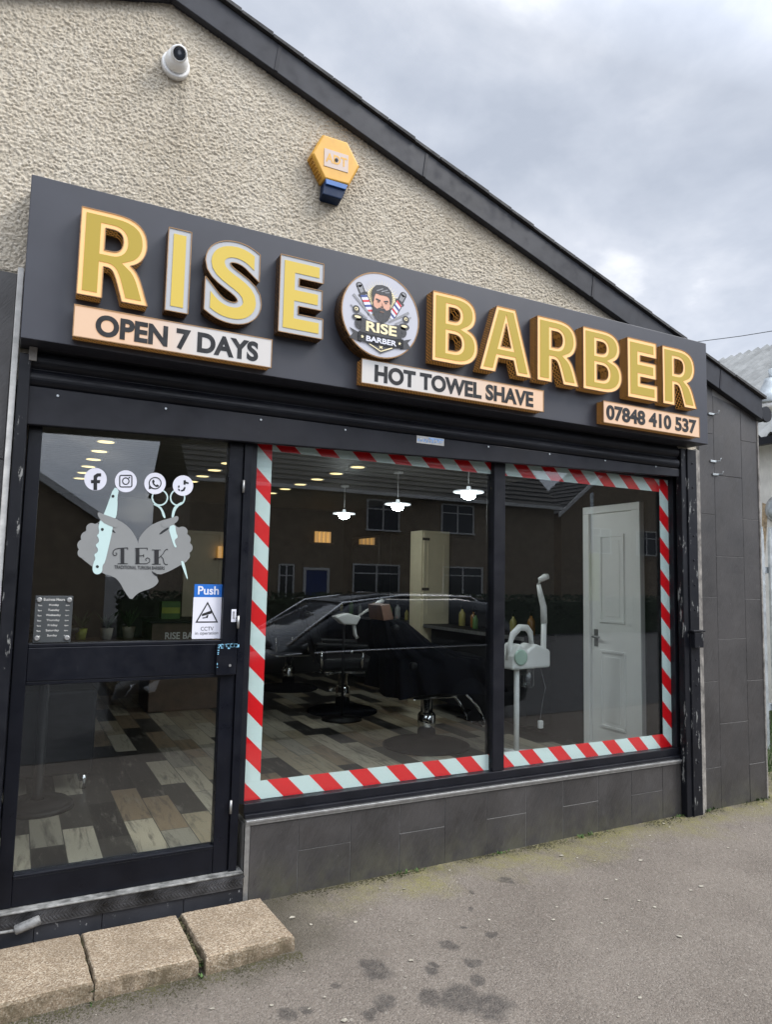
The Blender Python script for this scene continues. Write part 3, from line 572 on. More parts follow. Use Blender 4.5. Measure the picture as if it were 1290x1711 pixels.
for z in (.45, 1.3, 1.95):
    b = MB(); b.lathe([(.006, -.03), (.006, .03)], (.96, -.05, z), 'z', 8); b.build('hinge', 'alu', door)

# step: dark tiles, worn checker plate, worn sill
b = MB()
for a, c in ((-.9, -.24), (-.238, .16), (.162, .42), (.422, .76), (.762, 1.028)): b.box(a, c, -.06, .1, -.16, .098)
st = b.build('door_step', 'step', shop, .002)
b = MB(); b.box(-.9, 1.026, -.068, -.0605, .088, .1475); n = 0
for k in range(150):
    x = -.05+k*.0072; s_ = 1 if k % 2 else -1
    zc = .118+.012*s_
    b.hexa([(x-.009, -.0715, zc-.008*s_-.003), (x-.009, -.0715, zc-.008*s_+.003), (x+.009, -.0715, zc+.008*s_+.003), (x+.009, -.0715, zc+.008*s_-.003)], [(x-.009, -.068, zc-.008*s_-.004), (x-.009, -.068, zc-.008*s_+.004), (x+.009, -.068, zc+.008*s_+.004), (x+.009, -.068, zc+.008*s_-.004)])
b.build('checker_plate', 'checker', st)
b = MB(); b.box(-.9, 1.026, -.073, .02, .148, .158); b.build('worn_sill', 'wornedge', st, .004)
b = MB(); b.tube([(-.1, -.075, .17), (-.02, -.09, .13), (.03, -.1, .10), (.1, -.1, .098)], .006, 8); b.lathe([(.014, 0), (.019, .004), (.019, .09), (.014, .094)], (.09, -.098, .098), (Vector((0, 1, 0)), Vector((-.25, 0, .97)), Vector((.97, 0, .25))), 14); b.build('step_light', plain('dusty_fitting', (.16, .16, .155), .6, var=.5, scale=40), shop)

# shutter
sh = thing('roller_shutter', (2, -.1, 2.3), 'black roller shutter rolled up under the sign, dark bottom rail', 'shutter')
b = MB(); prof = []
for k in range(4):
    z0 = 2.3+k*.078
    for t in range(9):
        a = t/8; prof.append((-.085-.018*math.sin(a*math.pi)**.7, z0+a*.072))
    prof.append((-.083, z0+.0745)); prof.append((-.083, z0+.0765))
rings = [[(x, y, z) for y, z in prof] + [(x, -.03, 2.62), (x, -.03, 2.3)] for x in (.0, 3.94)]
b.loft(rings, sm=False); b.build('curtain', 'shutter', sh)
b = MB(); b.prism([(.002, 2.134), (3.945, 2.246), (3.945, 2.299), (.002, 2.299)], -.095, -.06); b.build('bottom_rail', 'graphite', sh, .004)
for k in range(9): b = MB(); b.lathe([(.006, 0), (.005, -.004)], (.12+k*.45, -.095, 2.27+k*.003), 'y', 8); b.build('rivet', 'steel', sh)
for x0, x1 in ((-.035, .01), (3.95, 4.095)):
    b = MB()
    if x0 < 0: b.box(x0, x1, -.118, -.046, .0, 2.43)
    else: b.box(x0, x0+.05, -.108, -.06, .02, 2.44); b.box(x0+.05, x0+.062, -.118, -.06, .02, 2.44); b.box(x0+.062, x1, -.112, -.06, .02, 2.44)
    b.build('guide_rail', 'worn', sh, .004)
for k in range(14): b = MB(); b.lathe([(.007, 0), (.005, -.005)], (4.055, -.112, .2+k*.165), 'y', 8); b.build('rail_bolt', 'graphite', sh)
b = MB(); b.box(4.0, 4.085, -.15, -.119, 1.11, 1.21); b.box(3.985, 4.1, -.155, -.1125, 1.212, 1.224); b.build('shutter_lock', 'worn', sh, .004)
b = MB(); b.box(.0, .03, -.125, -.119, 2.40, 2.46); b.build('rail_cap', 'rusty', sh, .002)
b = MB(); b.box(1.895, 2.07, -.0975, -.0955, 2.258, 2.298); st_ = b.build('maker_sticker', 'trimw', None)
tag(st_, 'small torn blue and white sticker on the shutter bottom rail', 'sticker')
b = MB()
for k in range(9): x = 1.9+.018*k; b.box(x, x+.012, -.0985, -.0978, 2.264+rnd.random()*.008, 2.276+rnd.random()*.012)
b.box(1.97, 2.066, -.0983, -.0978, 2.283, 2.295); b.build('print', 'navyw', st_)

# ------------------------------------------------------------------ sign
sign = thing('shop_sign', (2.02, -.22, 2.46), 'long slate grey fascia sign with raised gold letters spelling RISE BARBER', 'sign')
SF = -.22
b = MB(); b.box(-.036, 4.08, SF, -.062, 2.462, 3.158); b.build('fascia_panel', 'sign', sign, .003)
OUT, INN = .062, .012
def letter(ch, x0, x1, z0, z1, warm):
    V, FF = outline(ch, 0) if ch in GL else glyphs(ch, OUT, .5, 8); V2, F2 = outline(ch, .052) if ch in GL else glyphs(ch, INN, .5, 8)
    ax, bx = min(v.x for v in V), max(v.x for v in V); az, bz = min(v.y for v in V), max(v.y for v in V)
    K_ = (3.4-.286)/(3.4-.309); x0, x1, z0, z1 = x0*K_, x1*K_, 1.52+(z0-1.52)*K_, 1.52+(z1-1.52)*K_
    T = lambda v: (x0+(v.x-ax)/(bx-ax)*(x1-x0), z0+(v.y-az)/(bz-az)*(z1-z0))
    b = MT(); b.v = [(*T(v)[:1], (-.286 if v.z > 0 else SF+.0005), T(v)[1]) for v in V]
    for f in FF:
        zs = [V[k].z for k in f]; flat = max(zs)-min(zs) < .1
        b.f.append(f); b.mi.append((0 if zs[0] > 0 else 1) if flat else 1); b.sm.append(False)
    o = b.build('letter', ['edge_warm' if warm else 'edge_cool', 'side_lit' if warm else 'side'], sign)
    o['label'] = 'letter %s, %s' % (ch, 'lit with a warm border' if warm else 'unlit with a white border')
    # thin gold trim standing round the front edge
    es = {}
    for f in FF:
        zs = [V[k].z for k in f]
        if max(zs)-min(zs) < .1 and zs[0] > 0:
            for i in range(len(f)):
                k = tuple(sorted((f[i], f[(i+1) % len(f)]))); es[k] = es.get(k, 0)+1
    b = MT(); b.v = [(T(v)[0], -.2865, T(v)[1]) for v in V2 if False]
    i0 = 0
    b.v = [(T(v)[0], (-.2885 if v.z > 0 else -.2862), T(v)[1]) for v in V2]; b.f = list(F2); b.mi = [0]*len(F2); b.sm = [False]*len(F2)
    b.build('letter_face', 'gold_face_lit' if warm else 'gold_face', o)
    b = MB()
    for (p, q), n in es.items():
        if n == 1:
            a, c = T(V[p]), T(V[q]); d = Vector((c[0]-a[0], 0, c[1]-a[1]))
            if d.length < 1e-5: continue
            d.normalize(); nn_ = Vector((-d.z, 0, d.x))*.0018
            A, C = Vector((a[0], 0, a[1])), Vector((c[0], 0, c[1]))
            b.hexa([A-nn_+Vector((0, -.2895, 0)), A+nn_+Vector((0, -.2895, 0)), C+nn_+Vector((0, -.2895, 0)), C-nn_+Vector((0, -.2895, 0))], [A-nn_+Vector((0, -.2825, 0)), A+nn_+Vector((0, -.2825, 0)), C+nn_+Vector((0, -.2825, 0)), C-nn_+Vector((0, -.2825, 0))])
    b.build('letter_trim', 'rim', o)
for ch, x0, x1, wm in (('R', .157, .436, 1), ('I', .508, .606, 0), ('S', .672, .935, 0), ('E', 1.02, 1.242, 0), ('B', 1.857, 2.141, 1), ('A', 2.156, 2.506, 1), ('R', 2.55, 2.855, 1), ('B', 2.892, 3.2, 1), ('E', 3.25, 3.503, 1), ('R', 3.553, 3.862, 1)):
    e_ = .006 if ch == 'S' else 0
    letter(ch, x0, x1, 2.655-e_, 3.027+e_, wm)
def panel(x0, x1, z0, z1, txt, tx0, tx1, tz0, tz1, face, lab, off=.042):
    b = MB(); b.box(x0, x1, -.28, SF-.0005, z0, z1); 
    b.mi = [1, 1, 0, 1, 1, 1]; o = b.build('slogan_panel', [face, 'side_lit'], sign); o['label'] = lab
    b = MB(); t = .004
    for q in ((x0-t, x1+t, z0-t, z0), (x0-t, x1+t, z1, z1+t), (x0-t, x0, z0, z1), (x1, x1+t, z0, z1)): b.box(q[0], q[1], -.2825, -.274, q[2], q[3])
    b.build('panel_trim', 'rim', o)
    b = text(MT(), txt, tx0, tx1, tz0, tz1, -.2805, off); b.build('panel_lettering', 'ink', o)
panel(.156, 1.0, 2.487, 2.616, 'OPEN 7 DAYS', .238, .938, 2.5, 2.595, 'open_face', 'half warm half white lit panel reading OPEN 7 DAYS')
panel(1.47, 2.617, 2.486, 2.604, 'HOT TOWEL SHAVE', 1.54, 2.545, 2.499, 2.588, 'hot_face', 'lit panel reading HOT TOWEL SHAVE')
panel(3.08, 3.918, 2.482, 2.61, '07848 410 537', 3.1, 3.893, 2.499, 2.592, 'phone_face', 'warm lit panel with the phone number')
# roundel
cx, cz, rr = 1.556, 2.834, .2185
b = MB(); b.lathe([(rr, -.0005), (rr, -.083), (rr-.004, -.087)], (cx, SF, cz), 'y', 64); rd = b.build('logo_roundel', 'side', sign); rd['label'] = 'round white logo disc with bearded man emblem'
yf = SF-.088
b = MB(); b.lathe([(rr-.005, 0), (rr-.005, .003)], (cx, yf, cz), 'y', 64); b.build('disc_face', 'disc_face', rd)
b = MT(); n = 64
for k in range(n):
    a, c = 2*math.pi*k/n, 2*math.pi*(k+1)/n
    b.hexa([(cx+r_*math.cos(t), yf-.002, cz+r_*math.sin(t)) for r_, t in ((rr-.005, a), (rr+.001, a), (rr+.001, c), (rr-.005, c))], [(cx+r_*math.cos(t), yf+.006, cz+r_*math.sin(t)) for r_, t in ((rr-.005, a), (rr+.001, a), (rr+.001, c), (rr-.005, c))])
b.build('disc_trim', 'rim', rd)
lay = [0]
def art(name, polys, mat, lv):
    y = yf-.0006*lv
    for p in polys if name not in ('sunburst', 'features') else [polys]:
        b = MB()
        for q in (p if name in ('sunburst', 'features') else [p]): b.prism([(cx+u*rr, cz+v*rr) for u, v in q], y, y+.0004)
        b.build(name, mat, rd)
def ell(u, v, a, bb, n=20, t0=0, t1=360): return [(u+a*math.cos(R(t0+(t1-t0)*k/n)), v+bb*math.sin(R(t0+(t1-t0)*k/n))) for k in range(n if t1-t0 == 360 else n+1)]
def star(u, v, r): return [(u+(r if k % 2 == 0 else r*.42)*math.cos(R(90+36*k)), v+(r if k % 2 == 0 else r*.42)*math.sin(R(90+36*k))) for k in range(10)]
def bar(p, q, w, w2=None):
    p, q = Vector(p), Vector(q); d = (q-p).normalized(); n = Vector((-d.y, d.x)); w2 = w if w2 is None else w2
    return [tuple(p-n*w), tuple(q-n*w2), tuple(q+n*w2), tuple(p+n*w)][::1]
art('sunburst', [[(.0+.28*math.cos(a-.03), .32+.28*math.sin(a-.03)), (.52*math.cos(a), .34+.52*math.sin(a)), (.28*math.cos(a+.03), .32+.28*math.sin(a+.03))] for a in [R(-10+k*8.3) for k in range(25)]] + [ell(0, .3, .40, .40, 32)], 'pale', 1)
for s_ in (-1, 1):   # barber poles
    B0, B1 = Vector((s_*.24, -.02)), Vector((s_*.46, .38)); T1 = Vector((s_*.57, .60)); d = (B1-B0).normalized(); n_ = Vector((-d.y, d.x))
    art('pole_outline', [bar(B0, B1, .10), bar(B1, B1+d*.06, .125), bar(B1+d*.06, T1, .085, .085), ell(T1.x, T1.y, .085, .075)], 'hair', 2)
    art('pole_glass', [bar(B0, B1, .08)], 'vinylw', 3); art('pole_cap', [bar(B1+d*.075, T1, .045, .06), ell(T1.x, T1.y, .055, .05)], 'grey', 3)
    for k in range(4):
        c_ = B0+d*(.04+.118*k); art('pole_stripe', [[tuple(c_-n_*.08), tuple(c_+d*.05-n_*.08), tuple(c_+d*.095+n_*.08), tuple(c_+d*.045+n_*.08)][::1]], 'red' if k % 2 == (0 if s_ < 0 else 1) else 'navy', 4)
    art('razor', [bar((s_*.72, .2 if s_ > 0 else .36), (s_*.2, -.12), .03, .02), bar((s_*.78, .1), (s_*.36, -.14), .018)], 'grey', 5)
    art('scroll', [ell(s_*.64, .02, .09, .09), ell(s_*.60, -.16, .14, .08), ell(s_*.55, -.3, .12, .13)], 'hair', 6)
    art('scroll_curl', [ell(s_*.64, .03, .045, .04), ell(s_*.6, -.15, .08, .03)], 'pale', 7)
    art('scroll_eye', [ell(s_*.645, .03, .022, .02), ell(s_*.57, -.3, .04, .04)], 'hair', 8)
    art('ribbon_tail', [[(s_*.5, -.52), (s_*.80, -.42), (s_*.70, -.53), (s_*.8, -.66), (s_*.5, -.72)][::s_]], 'hair', 6)
art('shield', [[(-.5, -.14), (-.2, -.2), (0, -.17), (.2, -.2), (.5, -.14), (.54, -.5), (.36, -.72), (0, -.9), (-.36, -.72), (-.54, -.5)][::-1]], 'hair', 8)
art('shield_line', [bar((-.3, -.72), (0, -.85), .012), bar((0, -.85), (.3, -.72), .012), star(0, -.74, .075)], 'pale', 9)
art('face', [ell(0, .27, .215, .3, 28)], 'skin', 9)
art('beard', [[(-.235, .3), (-.2, .17), (-.12, .13), (-.06, .17), (0, .16), (.06, .17), (.12, .13), (.2, .17), (.235, .3), (.24, .05), (.17, -.1), (.06, -.17), (-.06, -.17), (-.17, -.1), (-.24, .05)]], 'hair', 10)
art('hair', [[(-.25, .28), (-.265, .45), (-.25, .58), (-.16, .68), (0, .715), (.14, .695), (.24, .6), (.265, .45), (.25, .28), (.205, .3), (.2, .43), (.12, .475), (-.04, .47), (-.16, .49), (-.2, .42), (-.205, .3)][::-1]], 'hair', 11)
art('hair_shine', [bar((-.14, .55), (.02, .63), .012), bar((-.02, .55), (.14, .62), .012), bar((.07, .54), (.19, .57), .01)], 'grey', 12)
art('features', [bar((-.16, .355), (-.04, .33), .018), bar((.05, .33), (.16, .355), .018), ell(-.095, .295, .03, .013, 10), ell(.105, .295, .03, .013, 10), bar((-.03, .19), (.04, .19), .012)], 'hair', 11)
art('nose_shade', [[(.0, .3), (.035, .2), (.01, .2)][::-1], ell(0, .075, .06, .016, 12)], 'tan', 12)
b = text(MT(), 'RISE', cx-.39*rr, cx+.4*rr, cz-.44*rr, cz-.2*rr, yf-.0056, .03, depth=.0004); b.build('logo_lettering', 'pale', rd)
art('ribbon', [[(-.58, -.47), (-.3, -.5), (0, -.51), (.3, -.5), (.58, -.47), (.58, -.69), (.3, -.72), (0, -.73), (-.3, -.72), (-.58, -.69)][::-1]], 'ink', 10)
b = text(MT(), 'BARBER', cx-.38*rr, cx+.4*rr, cz-.67*rr, cz-.545*rr, yf-.0066, .03, depth=.0004); b.build('logo_lettering', 'vinylw', rd)
art('ribbon_star', [star(-.48, -.59, .045), star(.48, -.59, .045)], 'pale', 12)

# ------------------------------------------------------------------ wall fittings
sec = thing('security_camera', (.537, -.06, 3.95), 'white dome security camera fixed high on the roughcast gable', 'camera')
b = MB(); b.lathe([(.066, 0), (.066, -.03), (.062, -.036)], (.537, -.0605, 3.945), 'y', 28); b.build('mount', 'white', sec)
b = MB(); b.lathe([(.055, -.0365), (.054, -.05), (.05, -.07), (.04, -.088), (.024, -.1), (.0, -.104)], (.537, -.0605, 3.95), 'y', 28); b.build('housing', 'white', sec)
ad = (Vector((0, -.75, -.5)).normalized()); a1 = Vector((1, 0, 0)); a2 = ad.cross(a1)
lb = Vector((.537, -.155, 3.955)); AX = (a1, a2, ad)
b = MB(); b.lathe([(.0, -.05), (.037, -.05), (.037, .02), (.03, .026), (.028, .018)], lb, AX, 24); b.build('lens_hood', 'white', sec)
b = MB(); b.lathe([(.029, .0), (.029, .02), (.02, .023), (.0, .024)], lb, AX, 20); b.build('lens', 'pane', sec)
al = thing('alarm_box', (1.35, -.06, 3.62), 'faded yellow hexagonal intruder alarm box with blue strobe on the gable', 'alarm')
hx = [(1.288, 3.80), (1.418, 3.80), (1.486, 3.695), (1.431, 3.578), (1.30, 3.574), (1.234, 3.685)][::-1]
hb = [(1.358+(x-1.358)*1.08, 3.69+(z-3.69)*1.07) for x, z in hx]
b = MB(); b.loft([[(x, -.062, z) for x, z in hb], [(x, -.128, z) for x, z in hb], [(x, -.14, z) for x, z in hx]], sm=False); ab = b.build('cover', 'yellow', al, .004)
b = MB()
A_, B_ = Vector((1.222, 0, 3.685)), Vector((1.293, 0, 3.566))
for k in range(7):
    q = A_.lerp(B_, .12+k*.125); x, z = q.x, q.z
    b.hexa([(x-.006, -.122, z+.0), (x-.006, -.072, z+.0), (x+.008, -.072, z-.004), (x+.008, -.122, z-.004)], [(x-.006, -.122, z+.008), (x-.006, -.072, z+.008), (x+.008, -.072, z+.004), (x+.008, -.122, z+.004)])
b.build('louvre', 'yellowd', ab)
b = MB(); b.loft([[(1.303, -.064, 3.563), (1.428, -.064, 3.563), (1.43, -.132, 3.562), (1.30, -.132, 3.562)], [(1.30, -.064, 3.48), (1.405, -.064, 3.48), (1.395, -.14, 3.482), (1.285, -.14, 3.482)]], sm=False); b.build('strobe_lens', 'blue', al, .006)
b = MB(); b.hexa([(1.305, -.144, 3.54), (1.302, -.142, 3.568), (1.428, -.142, 3.568), (1.415, -.144, 3.54)], [(1.305, -.13, 3.54), (1.302, -.13, 3.568), (1.428, -.13, 3.568), (1.415, -.13, 3.54)]); b.build('strobe_edge', 'blueh', al, .002)
b = MB(); b.box(1.29, 1.426, -.1425, -.1402, 3.635, 3.73); lp = b.build('label_plate', 'label', al)
b = text(MT(), 'ADT', 1.298, 1.418, 3.66, 3.71, -.1426, .025, depth=.0006); b.build('label_lettering', 'yellow', lp)
b = MB(); b.lathe([(.01, 0), (.009, -.003)], (1.358, -.1435, 3.684), 'y', 12); b.build('cover_screw', 'ink', al)
gt = thing('gutter_end', (4.905, -.05, 2.82), 'dark round gutter end at the right corner of the roof', 'gutter')
b = MB(); ring = [(4.87+.05*math.cos(R(180+t*180/10)), 2.79+.05*math.sin(R(180+t*180/10))) for t in range(11)]
b.loft([[(x, y, z) for x, z in ring] + [(4.92, y, 2.80), (4.82, y, 2.80)] for y in (-.1, 8)], sm=False); b.build('gutter_trough', 'frame', gt)
b = MB(); b.lathe([(.058, -.012), (.06, 0), (.058, .012)], (4.87, -.1, 2.79), 'y', 18); b.build('gutter_cap', 'frame', gt)

# ------------------------------------------------------------------ tape and stickers on glass
def strip(o, x0, x1, z0, z1, m, y=.0065):
    b = MB(); b.box(x0, x1, y, y+.0012, z0, z1); b.build('tape_strip', m, o)
t1_ = thing('hazard_tape', (1.75, .0065, .45), 'red and white striped tape bordering the wide window pane beside the door', 'tape', 'striped tape round the window panes')
strip(t1_, 1.0325, 1.1165, .538, 2.2335, 'tapeA'); strip(t1_, 1.0325, 2.4625, .4515, .5375, 'tapeA'); strip(t1_, 1.117, 2.4625, 2.148, 2.2335, 'tapeB')
t2_ = thing('hazard_tape', (3.2, .0065, .45), 'red and white striped tape bordering the narrower pane nearest the pier', 'tape', 'striped tape round the window panes')
strip(t2_, 3.868, 3.9495, .538, 2.2335, 'tapeA'); strip(t2_, 2.546, 3.9495, .4515, .5375, 'tapeA'); strip(t2_, 2.546, 3.8675, 2.148, 2.2335, 'tapeB')
YD = -.0045     # outside face of the door glass is -.004
def S(pts, k=4.448, ox=110, oy=760): return [tuple(P(ox+x/k, oy+y/k, -.006)[j] for j in (0, 2)) for x, y in pts]
def cat(pts, it=2, closed=True):   # Chaikin smoothing
    for _ in range(it):
        q = []
        for i in range(len(pts)):
            a, c = pts[i], pts[(i+1) % len(pts)]
            q += [(.75*a[0]+.25*c[0], .75*a[1]+.25*c[1]), (.25*a[0]+.75*c[0], .25*a[1]+.75*c[1])]
        pts = q
    return pts
def decal(name, polys, mat, parent, lv, smooth=1, sp=S):
    y = YD-.0005*lv
    for p in polys:
        b = MT()
        q = cat(sp(p), smooth) if smooth else sp(p)
        ar = sum(q[i][0]*q[(i+1) % len(q)][1]-q[(i+1) % len(q)][0]*q[i][1] for i in range(len(q)))
        if ar < 0: q = q[::-1]
        b.prism(q, y-.0004, y); o = b.build(name, mat, parent)
    return o
hd = thing('hands_decal', (.48, -.005, 1.4), 'grey vinyl decal of two crossed hands holding razor and scissors on door glass', 'window decal')
lh = [(100, 755), (98, 700), (106, 650), (130, 595), (160, 545), (185, 518), (235, 510), (270, 470), (232, 445), (240, 425), (270, 440), (360, 470), (430, 505), (490, 560), (525, 620), (545, 675), (560, 720), (640, 850), (692, 930), (680, 960), (640, 990), (560, 1015), (520, 1040), (485, 1082), (440, 1020), (400, 945), (360, 905), (270, 880), (195, 830)]
rh = [(538, 630), (570, 580), (620, 530), (700, 490), (780, 470), (830, 450), (838, 480), (800, 510), (830, 540), (885, 545), (908, 600), (926, 660), (920, 720), (910, 785), (860, 815), (760, 870), (690, 893), (640, 862), (560, 780), (540, 690)]
decal('hand_shape', [lh], 'vinylg', hd, 0); decal('hand_shape', [rh], 'vinylg', hd, 1)
for k_, (u, v, r) in enumerate(((192, 546, 42), (158, 612, 48), (132, 672, 48), (128, 728, 42))): decal('finger_shape', [[(u+r*math.cos(t*.45)*1.0, v+r*.95*math.sin(t*.45)) for t in range(14)]], 'vinylg', hd, 1.1+.15*k_)
for k_, (u, v, r) in enumerate(((866, 570, 40), (886, 628, 44), (897, 690, 46), (880, 748, 44))): decal('finger_shape', [[(u+r*math.cos(t*.45), v+r*.95*math.sin(t*.45)) for t in range(14)]], 'vinylg', hd, .1+.15*k_)
decal('crease', [[(232, 500), (300, 520), (345, 548), (375, 585), (345, 570), (300, 545), (250, 520)], [(690, 590), (720, 560), (765, 535), (765, 552), (730, 575), (705, 592)], [(636, 860), (660, 880), (690, 905), (670, 902), (645, 882)]], 'ink', hd, 2)
decal('razor_shape', [[(355, 240), (395, 255), (382, 320), (385, 370), (375, 470), (352, 470), (350, 545), (315, 700), (290, 800), (272, 820), (270, 870), (240, 890), (208, 880), (196, 850), (205, 800), (222, 770), (208, 740), (235, 725), (240, 700), (218, 670), (245, 650), (245, 620), (228, 600), (250, 580), (240, 520), (280, 445), (310, 370)]], 'vinylmint', hd, 3)
decal('razor_thumb', [[(232, 445), (243, 423), (280, 442), (350, 465), (400, 490), (380, 545), (330, 530), (268, 500)]], 'vinylg', hd, 4)
def disc(u, v, r, n=22): return [(u+r*math.cos(k*2*math.pi/n), v+r*math.sin(k*2*math.pi/n)) for k in range(n)]
decal('rivet_dot', [disc(350, 308, 11), disc(271, 554, 11), disc(234, 830, 11)], 'black_ink', hd, 5, 0)
def ringpoly(b, u, v, ru, rv, w, t0=0, t1=360, n=28, lv=5, sp=S):
    y = YD-.0005*lv
    for k in range(n):
        a, c = R(t0+(t1-t0)*k/n), R(t0+(t1-t0)*(k+1)/n)
        q = sp([(u+ru*math.cos(a), v+rv*math.sin(a)), (u+(ru-w)*math.cos(a), v+(rv-w)*math.sin(a)), (u+(ru-w)*math.cos(c), v+(rv-w)*math.sin(c)), (u+ru*math.cos(c), v+rv*math.sin(c))])
        b.prism(q, y-.0004, y)
b = MB(); ringpoly(b, 698, 318, 62, 62, 11); ringpoly(b, 830, 318, 58, 62, 11); b.build('scissor_ring', 'vinylmint', hd)
decal('scissor_shape', [[(655, 360), (690, 375), (720, 400), (745, 470), (725, 470), (705, 405), (680, 385), (650, 372)], [(870, 355), (845, 375), (815, 410), (800, 470), (783, 468), (795, 400), (820, 372), (862, 348)], [(760, 535), (812, 515), (818, 575), (835, 612), (808, 630), (812, 660), (826, 685), (808, 688), (790, 640)], [(850, 790), (876, 788), (895, 860), (910, 935), (890, 900)]], 'vinylmint', hd, 3, 1)
decal('scissor_thumb', [[(700, 500), (780, 470), (830, 450), (840, 475), (820, 505), (760, 535), (720, 540)]], 'vinylg', hd, 4)
def SB(x, y): q = S([(x, y)])[0]; return q
def stroke(b, pts, w, lv=4):
    for p, q in zip(pts, pts[1:]):
        p, q = Vector(p), Vector(q); d = (q-p).normalized(); n_ = Vector((-d.y, d.x))*w; b.prism(S([tuple(p-n_), tuple(p+n_), tuple(q+n_), tuple(q-n_)])[::1], YD-.0005*lv-.0004, YD-.0005*lv); lv += .02
for lt, stem, thin in (('T', (408, 434, 694, 808), [[(350, 735), (352, 715), (368, 700), (395, 694), (460, 690)], [(385, 808), (460, 808)], [(350, 735), (358, 748), (374, 746), (380, 734), (370, 726)], [(460, 690), (458, 704)]]),
                       ('E', (520, 546, 694, 808), [[(515, 694), (605, 692), (606, 708)], [(546, 750), (578, 748)], [(578, 738), (578, 760)], [(515, 808), (600, 808), (622, 796), (624, 774), (606, 764), (592, 774), (598, 788)]]),
                       ('K', (658, 690, 706, 812), [[(640, 706), (705, 706)], [(640, 812), (705, 812)], [(690, 768), (722, 735), (738, 708), (752, 700), (758, 708)], [(704, 752), (722, 770), (730, 806), (745, 816), (758, 812)]])):
    b = MB(); b.prism(S([(stem[0], stem[2]), (stem[0], stem[3]), (stem[1], stem[3]), (stem[1], stem[2])]), YD-.0031, YD-.0026)
    for q in thin: stroke(b, q, 2.6)
    b.build('decal_letter', 'black_ink', hd)
a_, c_ = SB(360, 842), SB(735, 826)
b = text(MT(), 'TRADITIONAL TURKISH BARBERS', a_[0], c_[0], a_[1]-.002, c_[1]-.002, YD-.002, .004, depth=.0004); b.build('decal_lettering', 'black_ink', hd)
# social icons
def icon(u, v, r, lab):
    o = thing('round_sticker', (SB(u, v)[0], YD, SB(u, v)[1]), lab, 'sticker', 'white round stickers on the door glass')
    decal('sticker_disc', [disc(u, v, r, 36)], 'vinylw', o, 6, 0); return o
o = icon(220, 182, 84, 'white round sticker with a lowercase f, at the left of the row')
decal('sticker_mark', [[(205, 262), (232, 262), (232, 212), (252, 212), (256, 188), (232, 188), (232, 172), (240, 162), (262, 162), (262, 138), (232, 138), (206, 156), (205, 188), (186, 188), (186, 212), (205, 212)]], 'ink', o, 8, 0)
o = icon(445, 197, 82, 'white round sticker with a camera outline, above the razor')
b = MB()
for q in ((396, 404, 165, 228), (486, 494, 165, 228), (410, 480, 149, 157), (410, 480, 235, 243)): b.prism(S([(q[0], q[2]), (q[0], q[3]), (q[1], q[3]), (q[1], q[2])]), YD-.0045, YD-.004)
for u, v, t in ((412, 165, 180), (478, 165, 270), (478, 227, 0), (412, 227, 90)): ringpoly(b, u, v, 16, 16, 8, t, t+90, 8, 8)
ringpoly(b, 445, 196, 28, 28, 8, lv=8); b.prism(S(disc(471, 170, 6, 10))[::-1], YD-.0045, YD-.004); b.build('sticker_mark', 'ink', o)
o = icon(662, 213, 80, 'white round sticker with a telephone in a speech bubble')
b = MB(); ringpoly(b, 663, 211, 48, 46, 8, lv=8); b.build('sticker_mark', 'ink', o)
decal('sticker_tail', [[(618, 225), (616, 256), (648, 247), (640, 240), (626, 246), (629, 232)]], 'ink', o, 8, 0); decal('handset_mark', [[(645, 185), (655, 186), (660, 202), (654, 210), (668, 226), (678, 220), (692, 228), (688, 238), (670, 240), (648, 222), (640, 200)]], 'ink', o, 8, 0)
o = icon(870, 229, 76, 'white round sticker with a broken musical note, at the right of the row')
decal('sticker_mark', [[(874, 190), (890, 188), (892, 200), (912, 206), (912, 218), (888, 214), (888, 224), (874, 222)], [(832, 232), (842, 226), (846, 242), (834, 246)], [(852, 262), (866, 260), (882, 236), (890, 246), (880, 268), (858, 274)], [(832, 252), (846, 256), (848, 270), (836, 266)]], 'ink', o, 8, 0)
# push / cctv sign
ps = thing('push_sign', (.82, YD, 1.22), 'blue and white Push and CCTV warning sign at the right of door glass', 'sign')
b = MB(); b.box(.755, .8885, YD-.001, YD, 1.221, 1.415); b.build('sign_plate', 'vinylw', ps)
b = MB(); b.box(.757, .8885, YD-.001, YD, 1.4155, 1.476); b.build('push_plate', 'signblue', ps)
b = text(MT(), 'Push', .774, .873, 1.427, 1.467, YD-.0012, .02, depth=.0005); b.build('push_lettering', 'vinylw', ps)
b = text(MT(), 'CCTV', .795, .855, 1.259, 1.277, YD-.0012, .0, depth=.0005); text(b, 'in operation', .77, .878, 1.236, 1.254, YD-.0012, .0, depth=.0005); b.build('warning_lettering', 'ink', ps)
b = MB(); T3 = [(.768, 1.296), (.876, 1.296), (.822, 1.395)]
for i in range(3):
    p, q = Vector((T3[i][0], 0, T3[i][1])), Vector((T3[(i+1) % 3][0], 0, T3[(i+1) % 3][1])); d = (q-p).normalized(); n_ = Vector((-d.z, 0, d.x))*.006
    b.hexa([p-d*.0+Vector((0, YD-.0016, 0)), q+Vector((0, YD-.0016, 0)), q+n_-d*.01+Vector((0, YD-.0016, 0)), p+n_+d*.01+Vector((0, YD-.0016, 0))], [p+Vector((0, YD-.0011, 0)), q+Vector((0, YD-.0011, 0)), q+n_-d*.01+Vector((0, YD-.0011, 0)), p+n_+d*.01+Vector((0, YD-.0011, 0))])
b.prism([(.797, 1.326), (.842, 1.338), (.845, 1.350), (.838, 1.352), (.798, 1.337)], YD-.0016, YD-.0011); b.prism([(.815, 1.318), (.825, 1.318), (.829, 1.332), (.82, 1.33)], YD-.0021, YD-.0017); b.prism([(.801, 1.315), (.815, 1.317), (.815, 1.322), (.801, 1.32)], YD-.0016, YD-.0011); b.build('triangle_mark', 'black_ink', ps)
